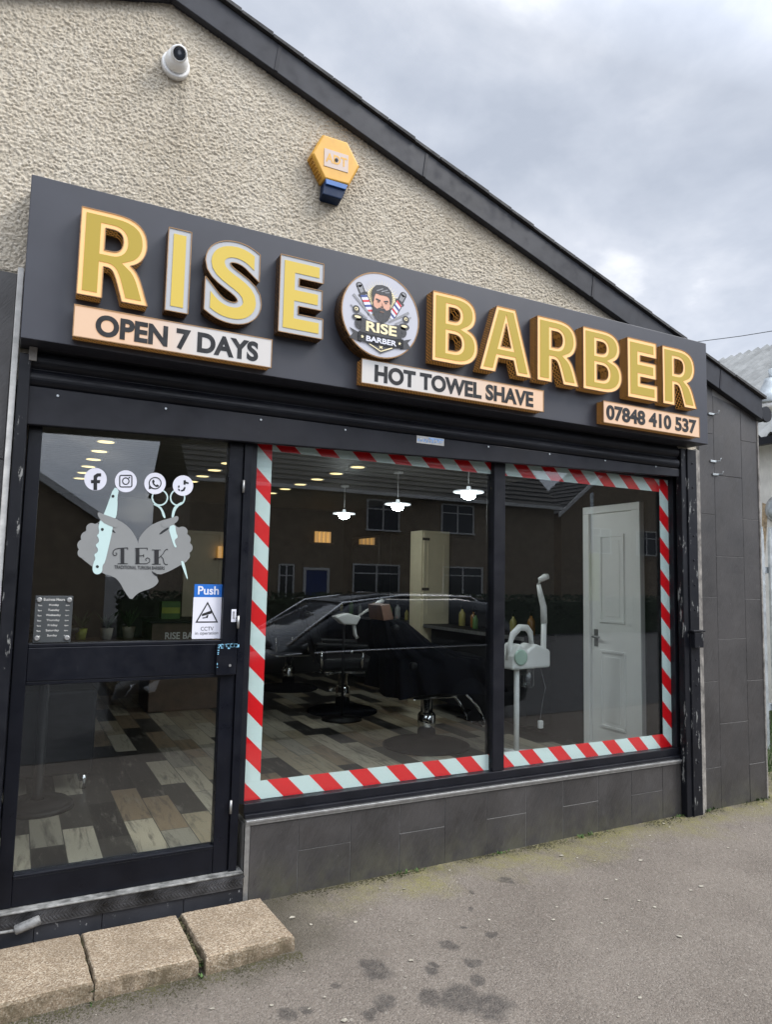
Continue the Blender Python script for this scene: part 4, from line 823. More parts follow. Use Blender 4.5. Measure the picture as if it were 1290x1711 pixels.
# opening hours plaque
oh = thing('hours_plaque', (.16, -.012, 1.22), 'smoked acrylic opening hours plaque on four studs, lower left of door glass', 'plaque')
b = MB(); b.box(.088, .235, -.022, -.018, 1.22, 1.417); b.build('plate', 'acryl', oh, .001)
for x in (.103, .22):
    for z in (1.238, 1.4):
        b = MB(); b.lathe([(.006, .016), (.006, 0), (.011, -.001), (.011, -.005), (.008, -.007)], (x, -.021, z), 'y', 14); b.build('stud', 'alu', oh)
b = text(MT(), 'Business Hours', .12, .203, 1.396, 1.408, -.0222, .012, depth=.0003)
for k, (d_, l_, r_) in enumerate(zip(('Monday', 'Tuesday', 'Wednesday', 'Thursday', 'Friday', 'Saturday', 'Sunday'), ('9am',)*6+('10am',), ('6pm',)*6+('5pm',))):
    z = 1.372-.0215*k; wd = .0032*len(d_)
    text(b, d_, .161-wd, .161+wd, z, z+.011, -.0222, .012, depth=.0003); text(b, l_, .1, .115, z+.001, z+.008, -.0222, .012, depth=.0003); text(b, r_, .207, .222, z+.001, z+.008, -.0222, .012, depth=.0003)
b.build('plaque_lettering', 'trimw', oh)

# ------------------------------------------------------------------ granite stones
def stone(q, zt, lab, seed):
    rr_ = random.Random(seed); b = MB(); n = 16; rings = []
    bm_ = []
    A, B, C, D = [Vector((*p, 0)) for p in q]     # back-left, back-right, front-right, front-left
    per = []
    for p, r_ in ((A, B), (B, C), (C, D), (D, A)):
        for k in range(n): per.append(p.lerp(r_, k/n))
    cen = (A+B+C+D)/4
    def ring(inset, z, jit):
        out_ = []
        for k, p in enumerate(per):
            d = (cen-p).normalized(); corner = 1.8 if k % n == 0 else 1
            rj = random.Random(seed*100+k)
            out_.append(p+d*(inset*corner+rj.uniform(-1, 1)*jit)+Vector((0, 0, z+rj.uniform(-1, 1)*jit*.6)))
        return out_
    b.loft([ring(.002, -.13, .004), ring(-.004, zt-.05, .004), ring(-.003, zt-.014, .003), ring(.0015, zt-.003, .0016), ring(.006, zt, .0006)], sm=False)
    o = b.build('granite_slab', 'granite'); return tag(o, lab, 'stone slab', 'granite slabs below the door')
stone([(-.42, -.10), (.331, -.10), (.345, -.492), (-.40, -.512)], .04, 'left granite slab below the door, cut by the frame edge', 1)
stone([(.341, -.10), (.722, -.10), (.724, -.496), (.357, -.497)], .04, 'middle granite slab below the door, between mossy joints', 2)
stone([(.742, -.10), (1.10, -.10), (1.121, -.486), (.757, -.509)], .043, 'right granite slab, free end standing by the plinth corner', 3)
b = MB(); r2 = random.Random(4)
for k in range(420):
    jx = r2.choice((.336, .732)); y = r2.uniform(-.5, -.1); x = jx+.008*(jx > .5)*(-y) + r2.gauss(0, .004); s_ = r2.uniform(.003, .008); z = r2.uniform(.0, .026)
    b.face([(x-s_, y, z), (x, y-s_, z+s_*.6), (x+s_, y, z), (x, y+s_, z+s_)])
for k in range(3200):
    x = r2.uniform(-.4, 1.15); y = -.50-abs(r2.gauss(0, .04)); s_ = r2.uniform(.001, .0036); z = gz(x, y)+.0005
    b.face([(x-s_, y, z), (x, y-s_, z+s_*.5), (x+s_, y, z), (x, y+s_, z+s_)])
for k in range(3600):
    x = r2.uniform(1.15, 4.95); y = -.062-abs(r2.gauss(0, .022))*(1.6 if x > 2.6 else 1); s_ = r2.uniform(.0012, .0048)
    if math.sin(x*5.1)+math.sin(x*13.7+1)+r2.uniform(-1, 1) < -.3: continue
    z = gz(x, y)+.001; b.face([(x-s_, y, z), (x, y-s_, z+s_*.7), (x+s_, y, z), (x, y+s_, z+s_)])
b._c = False
wd_ = MT()
for k in range(160):
    x = r2.choice((1.9, 2.45, 3.1, 3.96, 4.2, 4.72))+r2.gauss(0, .05); y = -.075-abs(r2.gauss(0, .012)); a = r2.random()*6.28; l = r2.uniform(.008, .024); z = gz(x, y)
    d = Vector((math.cos(a), math.sin(a), 0)); p0 = Vector((x, y, z)); p1 = p0+d*l*.7+Vector((0, 0, l)); n_ = Vector((-d.y, d.x, 0))*l*.25
    wd_.face([p0, p0.lerp(p1, .6)+n_, p1, p0.lerp(p1, .6)-n_])
for k in range(90):
    jx = r2.choice((.735, .735, .34)); y = r2.uniform(-.53, -.3); x = jx+r2.gauss(0, .008); a = r2.random()*6.28; l = r2.uniform(.006, .016); z = .0 if y > -.5 else gz(x, y)
    d = Vector((math.cos(a), math.sin(a), 0)); p0 = Vector((x, y, z)); p1 = p0+d*l+Vector((0, 0, l*1.2)); n_ = Vector((-d.y, d.x, 0))*l*.35
    wd_.face([p0, p0.lerp(p1, .6)+n_, p1, p0.lerp(p1, .6)-n_])
tag(wd_.build('weeds', 'grass'), 'tiny green weeds in the slab joints and along the wall foot', 'weeds', kind='stuff')
tag(b.build('moss', 'moss'), 'moss and dirt growing along the slab joints and the wall foot', 'moss', kind='stuff')
b = MT()
for k in range(110):
    x = r2.uniform(.2, 5.0); y = -r2.random()**1.2*1.6-.12; z = gz(x, y)+.003; s_ = r2.uniform(.003, .011) if r2.random() < .85 else r2.uniform(.01, .017); a = r2.random()*6
    if y > -.55 and x < 1.2: y -= .5; z = gz(x, y)+.003
    pts = [(x+s_*(.6+.6*r2.random())*math.cos(a+t), y+s_*(.4+.6*r2.random())*math.sin(a+t), z+r2.random()*.003) for t in (0, 1.3, 2.5, 3.8, 5)]
    b.face(pts)
tag(b.build('grit', plain('pale_grit', (.33, .30, .24), .9, var=.4, scale=40)), 'pale chips and dry leaf scraps scattered on the tarmac', 'grit', kind='stuff')

# ------------------------------------------------------------------ interior things
FZ = .16
for i, x in enumerate((.55, 1.6, 2.63)):
    for k in range(6):
        y = 2.22+.475*k
        nm = ('first', 'second', 'third', 'fourth', 'fifth', 'sixth')[k]
        o = thing('ceiling_light', (x, y, 2.5), '%s round downlight from the glass in the %s ceiling row' % (nm, ('left', 'middle', 'right')[i]), 'ceiling light', 'round downlights in the shop ceiling')
        b = MB(); b.lathe([(.062, 0), (.075, -.002), (.075, -.007), (.062, -.008)], (x, y, 2.4995), 'z', 20); b.build('bezel', 'white', o)
        b = MB(); b.lathe([(.06, -.0085), (.0, -.0095)], (x, y, 2.4995), 'z', 20); b.build('lamp', 'dl', o)
for k, (y, lab) in enumerate(((1.12, 'white pendant lamp nearest the glass, beside the mullion'), (2.26, 'middle white pendant lamp of the three over the chairs'), (3.45, 'farthest white pendant lamp over the chairs'))):
    x, z = 3.06, 2.19
    o = thing('pendant_lamp', (x, y, 2.5), lab, 'pendant lamp', 'white pendant lamps')
    b = MB(); b.tube([(x, y, 2.499), (x, y, z+.07)], .004, 6); b.lathe([(.045, 2.4995), (.045, 2.48), (.02, 2.475)], (x, y, 0), 'z', 16); b.build('cord', 'white', o)
    b = MB(); b.lathe([(.014, .05), (.02, .022), (.115, .012), (.12, .004), (.115, .0), (.05, .008)], (x, y, z), 'z', 40); b.build('shade', 'shade', o)
    b = MB(); b.lathe([(.04, .006), (.056, -.006), (.055, -.024), (.042, -.043), (.016, -.052), (0, -.053)], (x, y, z), 'z', 20); b.build('globe', 'pend', o)

def barber_chair(cape, lab):
    o = thing('barber_chair', (0, 0, 0), lab, 'barber chair', 'black barber chairs')
    b = MB(); b.lathe([(.36, 0), (.36, .012), (.33, .025), (.14, .05), (.09, .06)], n=40); b.build('base', 'cape', o)
    b = MB(); b.lathe([(.075, .05), (.075, .25), (.06, .27), (.05, .275), (.05, .4)], n=20); b.build('pump_column', 'chrome', o)
    b = MB(); b.tube([(.0, -.07, .3), (-.1, -.2, .29), (-.18, -.3, .27)], .009, 8); b.tube([(-.18, -.26, .27), (-.18, -.36, .27)], .014, 8); b.build('pump_lever', 'chrome', o)
    b = MB(); b.box(-.22, .2, -.16, .16, .4, .43); b.build('seat_frame', 'chrome', o, .008)
    b = MB(); b.box(-.27, .29, -.26, .26, .43, .56); b.build('seat', 'blk', o, .04, 4)
    b = MB(); b.hexa([(-.30, -.25, .5), (-.30, .25, .5), (-.18, .25, .5), (-.18, -.25, .5)], [(-.46, -.22, 1.0), (-.46, .22, 1.0), (-.36, .22, 1.02), (-.36, -.22, 1.02)]); b.build('backrest', 'blk', o, .035, 4)
    b = MB(); b.tube([(-.41, 0, .98), (-.44, 0, 1.08)], .012, 8); b.hexa([(-.485, -.13, 1.03), (-.485, .13, 1.03), (-.395, .13, 1.04), (-.395, -.13, 1.04)], [(-.51, -.12, 1.15), (-.51, .12, 1.15), (-.43, .12, 1.16), (-.43, -.12, 1.16)]); b.build('headrest', 'tan' if cape else 'blk', o, .03, 4)
    for s_ in (-1, 1):
        b = MB(); b.hexa([(-.34, s_*.29-.035, .66), (-.34, s_*.29+.035, .66), (.2, s_*.29+.035, .64), (.2, s_*.29-.035, .64)], [(-.34, s_*.29-.035, .72), (-.34, s_*.29+.035, .72), (.2, s_*.29+.035, .7), (.2, s_*.29-.035, .7)]); b.build('armrest', 'blk', o, .022, 3)
        b = MB(); b.tube([(.15, s_*.29, .65), (.13, s_*.285, .47)], .016, 8); b.tube([(-.28, s_*.29, .66), (-.26, s_*.28, .47)], .016, 8); b.build('arm_support', 'chrome', o)
        b = MB(); b.tube([(.26, s_*.14, .46), (.42, s_*.14, .3), (.5, s_*.14, .17)], .014, 8); b.build('footrest_arm', 'chrome', o)
    b = MB(); b.hexa([(.42, -.2, .15), (.42, .2, .15), (.62, .2, .2), (.62, -.2, .2)], [(.415, -.2, .17), (.415, .2, .17), (.615, .2, .22), (.615, -.2, .22)]); b.build('footrest', 'chrome', o, .006)
    return o
ch = barber_chair(False, 'farthest black barber chair, near the shop back wall')
ch.location = (3.06, 4.99, FZ)
c2 = copy_tree(ch); c2.location = (3.07, 3.39, FZ); c2['label'] = 'middle black barber chair of the row, chrome pump column in view'; c2.rotation_euler = (0, 0, R(-14))
c1 = copy_tree(ch); c1.location = (3.1, 1.76, FZ); c1['label'] = 'nearest black barber chair with brown headrest, under a black cape'
for k in c1.children:
    if k.name.startswith('headrest'):
        me = k.data.copy(); me.materials[0] = M['tan']; k.data = me
cp = MT(); rings = []
def capering(cx_, cy_, a, bb, z, amp, n=160):
    return [(cx_+(a+amp*(math.sin(k*.47+z*1.2)+.6*math.sin(k*.21+1)))*math.copysign(abs(math.cos(2*math.pi*k/n))**.6, math.cos(2*math.pi*k/n)), cy_+(bb+amp*(math.sin(k*.47+z*1.2)+.6*math.sin(k*.21+1)))*math.copysign(abs(math.sin(2*math.pi*k/n))**.6, math.sin(2*math.pi*k/n)), z+amp*.6*math.sin(k*.12+.5)) for k in range(n)]
x0, y0 = 3.1, 1.76
rings = [capering(x0-.41, y0, .05, .06, FZ+1.045, 0), capering(x0-.38, y0, .1, .2, FZ+1.02, .004), capering(x0-.28, y0, .2, .29, FZ+.86, .01), capering(x0-.1, y0, .34, .33, FZ+.75, .012), capering(x0+.0, y0, .42, .345, FZ+.73, .014), capering(x0+.02, y0, .45, .37, FZ+.66, .02), capering(x0+.05, y0, .48, .40, FZ+.56, .03), capering(x0+.08, y0, .51, .42, FZ+.46, .042)]
cp.loft(rings, cap=False); cp.face(rings[0]); tag(cp.build('barber_cape', 'cape'), 'black cape draped over the nearest barber chair', 'cape')

# counter along the right wall with bottles
for ya, yb, lab in ((1.6, 3.32, 'black styling counter along the right wall, the part nearer the glass'), (3.66, 6.2, 'black styling counter along the right wall, the part beyond the cream cupboard')):
  ct = thing('styling_counter', (4.2, (ya+yb)/2, FZ), lab, 'counter', 'styling counters')
  b = MB(); b.box(3.98, 4.335, ya, yb, 1.0, 1.04); b.build('counter_top', 'blk', ct, .004)
  b = MB(); b.box(4.05, 4.33, ya+.05, yb-.05, FZ+.1, .998); b.build('cabinet', 'wall_dk', ct, .004)
  b = MB(); b.box(3.975, 3.9795, ya, yb, 1.005, 1.037); b.build('edge_trim', 'alu', ct)
for i, (y, lab) in enumerate(((4.3, 'nearer large wall mirror over the counter'), (5.5, 'farthest large wall mirror over the counter'))):
    o = thing('wall_mirror', (4.33, y, 1.2), lab, 'mirror', 'mirrors along the right wall')
    b = MB(); b.box(4.31, 4.338, y-.45, y+.45, 1.2, 2.1); b.build('mirror_frame', 'blk', o, .004)
    b = MB(); b.box(4.305, 4.3095, y-.42, y+.42, 1.23, 2.07); b.build('mirror_glass', 'mirror', o)
bott = {}
def bottle(kind, x, y, z, s_, lab):
    if kind not in bott:
        o = thing('bottle', (0, 0, 0), lab, 'bottle', 'bottles on the counter')
        b = MB(); b.lathe([(.03, 0), (.032, .004), (.032, .11), (.022, .13), (.012, .14), (.012, .155)], n=14); b.build('bottle_body', kind, o)
        b = MB(); b.lathe([(.015, .156), (.015, .185), (.006, .19), (.006, .205)], n=10); b.box(-.006, .03, -.006, .006, .205, .215); b.build('pump_cap', 'blk', o)
        bott[kind] = o
    else: o = copy_tree(bott[kind]); o['label'] = lab
    o.location = (x, y, z); o.scale = (s_,)*3
kinds = ('amber', 'olive', 'clear', 'green'); nmk = {'amber': 'amber', 'olive': 'pale yellow', 'clear': 'pale', 'green': 'green'}
r3 = random.Random(11)
for k in range(18):
    kd = kinds[k % 4]; y = 1.75+k*.25+r3.uniform(-.05, .05); x = 4.1+r3.uniform(0, .14)
    if 3.2 < y < 3.78: continue
    bottle(kd, x, y, 1.041, r3.uniform(.75, 1.15), '%s bottle on the styling counter, %s from the glass' % (nmk[kd], ('first second third fourth fifth sixth seventh eighth ninth tenth eleventh twelfth thirteenth fourteenth fifteenth sixteenth seventeenth eighteenth').split()[k]))
cu_ = thing('tall_cupboard', (4.15, 3.5, FZ), 'tall cream cupboard with dark hinges standing against the right wall', 'cupboard')
b = MB(); b.box(3.97, 4.335, 3.37, 3.62, FZ, 2.06); b.build('carcass', 'cream', cu_, .004)
b = MB(); b.box(3.99, 4.315, 3.355, 3.3695, FZ+.06, 2.03); cd_ = b.build('cupboard_door', 'cream', cu_, .004)
for za, zb in ((.35, 1.05), (1.15, 1.92)):
    b = MB()
    for q in ((4.04, 4.265, za, za+.02), (4.04, 4.265, zb-.02, zb), (4.04, 4.06, za+.02, zb-.02), (4.245, 4.265, za+.02, zb-.02)): b.box(q[0], q[1], 3.348, 3.3548, q[2], q[3])
    b.build('panel_mould', 'cream', cd_)
for z in (.6, 1.4, 1.95):
    b = MB(); b.box(3.972, 4.06, 3.345, 3.3545, z, z+.03); b.build('hinge', 'ink', cu_)
# salon steamer
sx_, sy_ = 3.435, 1.0
sm_ = thing('facial_steamer', (sx_, sy_, FZ), 'white facial steamer on a pole stand with raised arm behind the glass', 'steamer')
b = MB(); b.tube([(sx_, sy_, FZ+.08), (sx_, sy_, .87)], .021, 14); b.build('pole', 'white', sm_)
b = MB()
for k in range(5):
    a = R(20+72*k); b.tube([(sx_, sy_, FZ+.09), (sx_+.24*math.cos(a), sy_+.24*math.sin(a), FZ+.055)], .014, 8); b.lathe([(.0, 0), (.025, .005), (.025, .045), (0, .05)], (sx_+.24*math.cos(a), sy_+.24*math.sin(a), FZ), 'z', 10)
b.build('castor_base', 'white', sm_)
b = MB(); b.prism([(3.335, .86), (3.70, .87), (3.70, 1.0), (3.62, 1.03), (3.56, 1.05), (3.48, 1.0), (3.40, 1.06), (3.345, .96)], .92, 1.1); b.build('body', 'white', sm_, .02, 4)
b = MB(); b.tube([(3.36, 1.0, .93), (3.365, 1.0, 1.03), (3.40, 1.0, 1.12), (3.46, 1.0, 1.17), (3.53, 1.0, 1.165), (3.562, 1.0, 1.13), (3.575, 1.0, 1.03)], [.022, .024, .026, .026, .026, .024, .022], 12); b.build('carry_handle', 'white', sm_)
b = MB(); b.lathe([(.058, 0), (.058, -.012), (.05, -.014)], (3.405, .918, .955), 'y', 24); b.build('control_dial', plain('pale_green_dial', (.45, .6, .5), .4), sm_)
b = MB(); b.lathe([(.05, -.14), (.055, -.13), (.055, 0)], (3.535, 1.0, .862), 'z', 20); b.build('water_tank', 'glass', sm_)
b = MB(); b.tube([(3.69, 1.0, .9), (3.70, 1.0, 1.2)], .022, 12); b.tube([(3.70, 1.0, 1.2), (3.695, 1.0, 1.33), (3.665, 1.0, 1.42), (3.645, 1.0, 1.5)], [.026, .025, .022, .016], 12); b.build('steam_arm', 'white', sm_)
b = MB(); b.tube([(3.645, 1.0, 1.5), (3.65, .99, 1.535), (3.685, .97, 1.56), (3.71, .96, 1.565)], [.016, .022, .026, .02], 12); b.build('nozzle', 'white', sm_)
b = MB(); b.tube([(3.66, 1.0, .87), (3.7, 1.02, .8), (3.74, 1.03, .7), (3.7, 1.02, .58), (3.66, 1.0, .46)], .0022, 6); b.build('mains_lead', 'grey', sm_); b = MB(); b.box(3.645, 3.685, .985, 1.015, .40, .46); b.build('plug', 'white', sm_, .008, 3)
hs = thing('hair_steamer', (2.45, 3.0, FZ), 'small white salon appliance head with raised arm between the barber chairs', 'steamer')
q = [P(x, y, 3.0) for x, y in ((556, 1030), (578, 1024), (600, 1030), (592, 1044), (570, 1042))]
b = MB(); b.prism([(v.x, v.z) for v in q][::-1], 2.94, 3.06); b.build('body', 'white', hs, .015, 3)
b = MB(); b.tube([P(598, 1030, 3.0), P(622, 1014, 3.0), P(632, 1008, 3.0), P(640, 1003, 3.0)], [.012, .014, .026, .02], 10); b.build('arm', 'white', hs)
b = MB(); b.tube([P(591, 1042, 3.0), P(593, 1060, 3.0), P(597, 1066, 3.0)], .02, 10); b.build('neck', 'white', hs)
v = P(575, 1040, 3.0); b = MB(); b.tube([v, Vector((v.x, v.y, FZ+.03))], .014, 8); b.lathe([(.2, 0), (.19, .02), (.02, .04)], (v.x, v.y, FZ), 'z', 20); b.build('stand', 'blk', hs)
# white panelled door in the right wall
wd = thing('panel_door', (4.33, .85, FZ), 'white two panel interior door in a white frame at right', 'door')
dy0, dy1, dx = .66, 1.13, 4.325
b = MB(); b.box(4.29, 4.339, .575, dy0, FZ, 2.1); b.box(4.29, 4.339, dy1, 1.2, FZ, 2.1); b.box(4.29, 4.339, .575, 1.2, 2.1005, 2.16); b.build('door_frame', 'whitepaint', wd, .004)
b = MB(); b.box(4.318, 4.338, dy0+.003, dy1-.003, FZ+.01, 2.097); lf_ = b.build('door_leaf', 'whitepaint', wd)
def dpanel(z0, z1):
    b = MB(); y0, y1 = dy0+.1, dy1-.1; t = .022
    for q in ((y0, y1, z0, z0+t), (y0, y1, z1-t, z1), (y0, y0+t, z0+t, z1-t), (y1-t, y1, z0+t, z1-t)): b.box(4.306, 4.3175, *q)
    b.box(4.3125, 4.3175, y0+t+.03, y1-t-.03, z0+t+.03, z1-t-.03); b.build('door_panel', 'whitepaint', lf_, .004)
dpanel(.36, .98); dpanel(1.2, 1.92)
b = MB(); b.box(4.311, 4.3175, dy1-.075, dy1-.035, 1.0, 1.14); b.tube([(4.312, dy1-.055, 1.08), (4.275, dy1-.055, 1.08), (4.272, dy1-.13, 1.08)], .009, 8); b.build('door_handle', 'alu', wd)
# cream doors at the back
for xa, xb, y, lab, zt in ((2.044, 2.458, 6.25, 'cream interior door in the back wall, seen through the entrance door', 2.06),):
    o = thing('rear_door', ((xa+xb)/2, y, FZ), lab, 'door', 'cream doors at the back of the shop')
    b = MB(); b.box(xa, xb, 6.24, 6.295, FZ, zt); b.build('door_leaf', 'cream', o, .003)
    b = MB(); b.box(xa-.05, xa, 6.23, 6.298, FZ, zt+.05); b.box(xb, xb+.05, 6.23, 6.298, FZ, zt+.05); b.box(xa, xb, 6.23, 6.298, zt, zt+.05); b.build('door_frame', 'cream', o, .003)
    b = MB(); b.tube([(xb-.05, 6.235, 1.15), (xb-.05, 6.2, 1.15), (xb-.13, 6.2, 1.15)], .01, 8); b.build('door_handle', 'alu', o)
# upholstered bench seen through the lower door glass, with its dark column stand
sf = thing('waiting_seat', (.05, 1.9, FZ), 'dark upholstered block seat on steel legs inside the door', 'seat')
b = MB(); b.box(-.6, .52, 1.55, 2.15, .26, .78); b.build('seat_block', 'blk', sf, .02, 3)
b = MB(); b.box(-.6, .52, 2.0, 2.15, .785, 1.0); b.build('seat_back', 'blk', sf, .02, 3)
for x in (-.52, .47):
    for y in (1.6, 2.1):
        b = MB(); b.lathe([(.02, 0), (.024, .1)], (x, y, FZ), 'z', 12); b.build('leg', 'chrome', sf)
cs = thing('column_stand', (.2, 1.28, FZ), 'black round based column stand just inside the door', 'stand')
b = MB(); b.lathe([(.2, 0), (.2, .02), (.185, .03), (.17, .032), (.165, .045), (.06, .055)], (.2, 1.28, FZ), 'z', 32); b.build('base', 'blk', cs)
b = MB(); b.lathe([(.04, .055), (.028, .08), (.028, 1.0)], (.2, 1.28, FZ), 'z', 14); b.build('post', 'blk', cs)
b = MB(); b.lathe([(.16, 1.0), (.17, 1.01), (.17, 1.03), (.15, 1.04)], (.2, 1.28, FZ), 'z', 28); b.build('top', 'blk', cs)
# reception desk
dk = thing('reception_desk', (1.4, 4.2, FZ), 'brown wood reception desk at the back left with pale lettering', 'desk')
b = MB(); b.box(1.25, 2.3, 4.0, 4.6, FZ, 1.03); b.build('desk_front', 'wood', dk, .006)
b = MB(); b.box(.45, 1.2495, 4.05, 4.5, .80, .86); b.box(.45, .5, 4.05, 4.5, FZ, .7995); b.build('side_shelf', 'wood', dk, .004)
b = MB(); b.box(1.22, 2.33, 3.97, 4.63, 1.0305, 1.06); b.build('desk_top', 'blk', dk, .004)
b = text(MT(), 'RISE BARBER', 1.38, 1.85, .87, .94, 3.9985, .02); b.build('desk_lettering', 'white', dk)
def plant(x, y, z, s_, pm, lab):
    o = thing('potted_plant', (x, y, z), lab, 'plant', 'small potted plants on the desk shelf')
    b = MB(); b.lathe([(.04*s_, 0), (.055*s_, .1*s_), (.05*s_, .1*s_), (.045*s_, .09*s_)], (x, y, z), 'z', 16); b.build('pot', pm, o)
    b = MT(); q = random.Random(int(x*100))
    for k in range(26):
        a = q.random()*6.28; l = q.uniform(.08, .2)*s_; d = Vector((math.cos(a)*.5, math.sin(a)*.5, 1)).normalized()
        p0 = Vector((x, y, z+.09*s_)); p1 = p0+d*l; sd_ = Vector((-math.sin(a), math.cos(a), 0))*.014*s_
        b.face([p0, p0.lerp(p1, .5)+sd_, p1+Vector((math.cos(a), math.sin(a), 0))*.03*s_, p0.lerp(p1, .5)-sd_])
    b.build('foliage', 'leaf', o)
plant(.62, 4.25, .861, 1.1, 'potg', 'small potted plant in a lime pot at the left of the shelf'); plant(.86, 4.25, .861, 1.1, 'pot', 'small potted plant in a pale pot in mid shelf'); plant(1.07, 4.28, .861, 1.2, 'pot', 'small potted plant in a pale pot next to the reception desk')
gb = MB(); gb.box(1.36, 1.55, 4.15, 4.28, 1.0605, 1.24); gb = gb.build('gift_box', 'green', None, .004); tag(gb, 'green card box standing on the reception desk', 'box')
gl_ = MB(); gl_.box(1.365, 1.545, 4.1485, 4.1495, 1.12, 1.18); gl_.build('box_label', 'potg', gb)
# wall price lists and shelf lights seen at the back
pl = thing('price_board', (3.9, 6.28, 1.7), 'tall lit price list on the back wall with cream and red lines', 'price list')
b = MB(); b.box(2.9, 3.12, 6.26, 6.298, 1.5, 2.2); b.build('board', 'blk', pl)
b = MB()
for k in range(7): b.box(2.92, 3.1, 6.255, 6.2595, 1.86+k*.045, 1.885+k*.045)
b.build('cream_lines', 'tv', pl); b = MB()
for k in range(5): b.box(2.92, 3.1, 6.255, 6.2595, 1.53+k*.06, 1.56+k*.06)
b.build('red_lines', 'redlit', pl)
for k, (x, z, lab) in enumerate(((2.55, 1.75, 'amber lit product shelf low on the back wall'), (3.95, 2.02, 'amber lit product shelf high at the back right'))):
    o = thing('lit_shelf', (x, 6.2, z), lab, 'shelf', 'amber lit product shelves'); b = MB(); b.box(x-.15, x+.15, 6.12, 6.29, z-.02, z); b.build('shelf_board', 'wood', o)
    b = MB()
    for j in range(4): b.box(x-.12+j*.065, x-.08+j*.065, 6.15, 6.2, z+.0005, z+.16)
    b.build('product_row', 'orange', o)  # amber shelf light painted as a glow of the products themselves

# ------------------------------------------------------------------ neighbour on the right
nb = thing('neighbour_shed', (9, 8, 0), 'white harled shed with grey corrugated roof beyond the fence at right', 'shed')
b = MB(); b.box(9.0, 15, -.5, 16, -.1, 3.45); b.build('shed_wall', 'wallwhite', nb)
b = MT(); n = 150; y0, y1 = -1.0, 16.2; prev = None
pts = []
for k in range(n*4+1):
    y = y0+(y1-y0)*k/(n*4); h = .042*math.sin(2*math.pi*k/7)
    pts.append(((8.75, y, 3.52+h), (13.2, y, 6.35+h)))
for a, c in zip(pts, pts[1:]): b.face([a[0], c[0], c[1], a[1]], 0, True)
for a, c in zip(pts, pts[1:]): b.face([(15.5, a[0][1], 3.9), (15.5, c[0][1], 3.9), c[1], a[1]], 0, True)
b.build('corrugated_roof', 'corr', nb)
b = MB(); b.box(8.72, 8.8, -1.0, 16.2, 3.40, 3.5); b.build('eaves_gutter', 'frame', nb)
b = MB(); b.prism([(2.70, 2.62), (2.78, 2.66), (2.80, 2.3), (2.765, 1.95), (2.74, 2.2)], 0, .003); b.v = [(8.995+y, x, z) for x, y, z in b.v]; b.build('rust_streak', plain('rust_streak', (.36, .27, .17), .9, var=.45, scale=18), nb)
wl = thing('wall_light', (9, 2.5, 2.2), 'grey round bulkhead light on the white shed wall', 'wall light'); b = MB(); b.lathe([(.16, 0), (.16, -.06), (.1, -.12), (0, -.13)], (8.995, 2.52, 2.55), (Vector((0, 1, 0)), Vector((0, 0, 1)), Vector((1, 0, 0))), 20); b.build('lamp_body', 'steel', wl)
b = MB(); b.lathe([(.17, -.005), (.19, -.005), (.19, -.05), (.17, -.05)], (8.995, 2.52, 2.55), (Vector((0, 1, 0)), Vector((0, 0, 1)), Vector((1, 0, 0))), 20); b.build('guard_ring', 'alu', wl)
fl = thing('floodlight', (7.0, 1.6, 3.4), 'grey cone shaped lantern at the right edge of the frame', 'lantern')
b = MB(); q = P(1283, 655, 1.0); b.lathe([(.05, .14), (.06, .1), (.12, -.02), (.17, -.12), (.16, -.13)], (q.x+.04, 1.0, q.z), 'z', 20); b.build('lantern_body', 'steel', fl)
b = MB(); b.tube([(q.x+.06, 1.0, q.z+.1), (q.x+.06, 1.0, q.z+.22), (q.x+.3, 1.0, q.z+.25), (q.x+.4, 1.0, q.z+.1), (q.x+.4, 1.0, -.03)], .03, 10); b.build('lantern_post', 'steel', fl)
b = MB(); b.lathe([(.15, 0), (.13, -.05), (.0, -.06)], (q.x+.04, 1.0, q.z-.13), 'z', 18); b.build('lantern_lens', 'white', fl)
fe = thing('palisade_fence', (6.9, 1.0, 0), 'grey galvanised palisade fence beside the slate pier', 'fence')
b = MB(); b.box(4.95, 9.0, 1.02, 1.06, .35, .41); b.box(4.95, 9.0, 1.02, 1.06, 1.65, 1.71); b.build('rail', 'steel', fe)
x = 5.02
while x < 8.9:
    b = MB(); b.prism([(x-.035, .0), (x+.035, .0), (x+.035, 1.95), (x+.018, 2.1), (x, 2.02), (x-.018, 2.1), (x-.035, 1.95)], .99, 1.015); b.build('pale', 'steel', fe, .004); x += .15
b = MT(); q = random.Random(3)
for k in range(5200):
    x = q.uniform(4.95, 9); y = q.uniform(.15, 2.4); h = q.uniform(.05, .2)*(1.5 if y < .6 else 1); a = q.random()*6.28; l = q.uniform(.01, .07)
    c, s_ = math.cos(a)*.004, math.sin(a)*.004; z = -.03
    b.face([(x-c, y-s_, z), (x+c, y+s_, z), (x+l*math.cos(a*3), y+l*math.sin(a*3), z+h)])
tag(b.build('grass', 'grass'), 'rough grass at the foot of the fence', 'grass', kind='stuff')
b = MB(); p, q = P(1160, 572, 14.0), P(1330, 547, 10.0); d = q-p
b.tube([p-d*3+Vector((0, 0, .6)), p-d*.6-Vector((0, 0, 0.0)), p, p.lerp(q, .5)-Vector((0, 0, .03)), q, q+d*3+Vector((0, 0, .5))], .012, 6); tag(b.build('overhead_cable', 'ink'), 'thin overhead cable crossing the sky at right', 'cable')
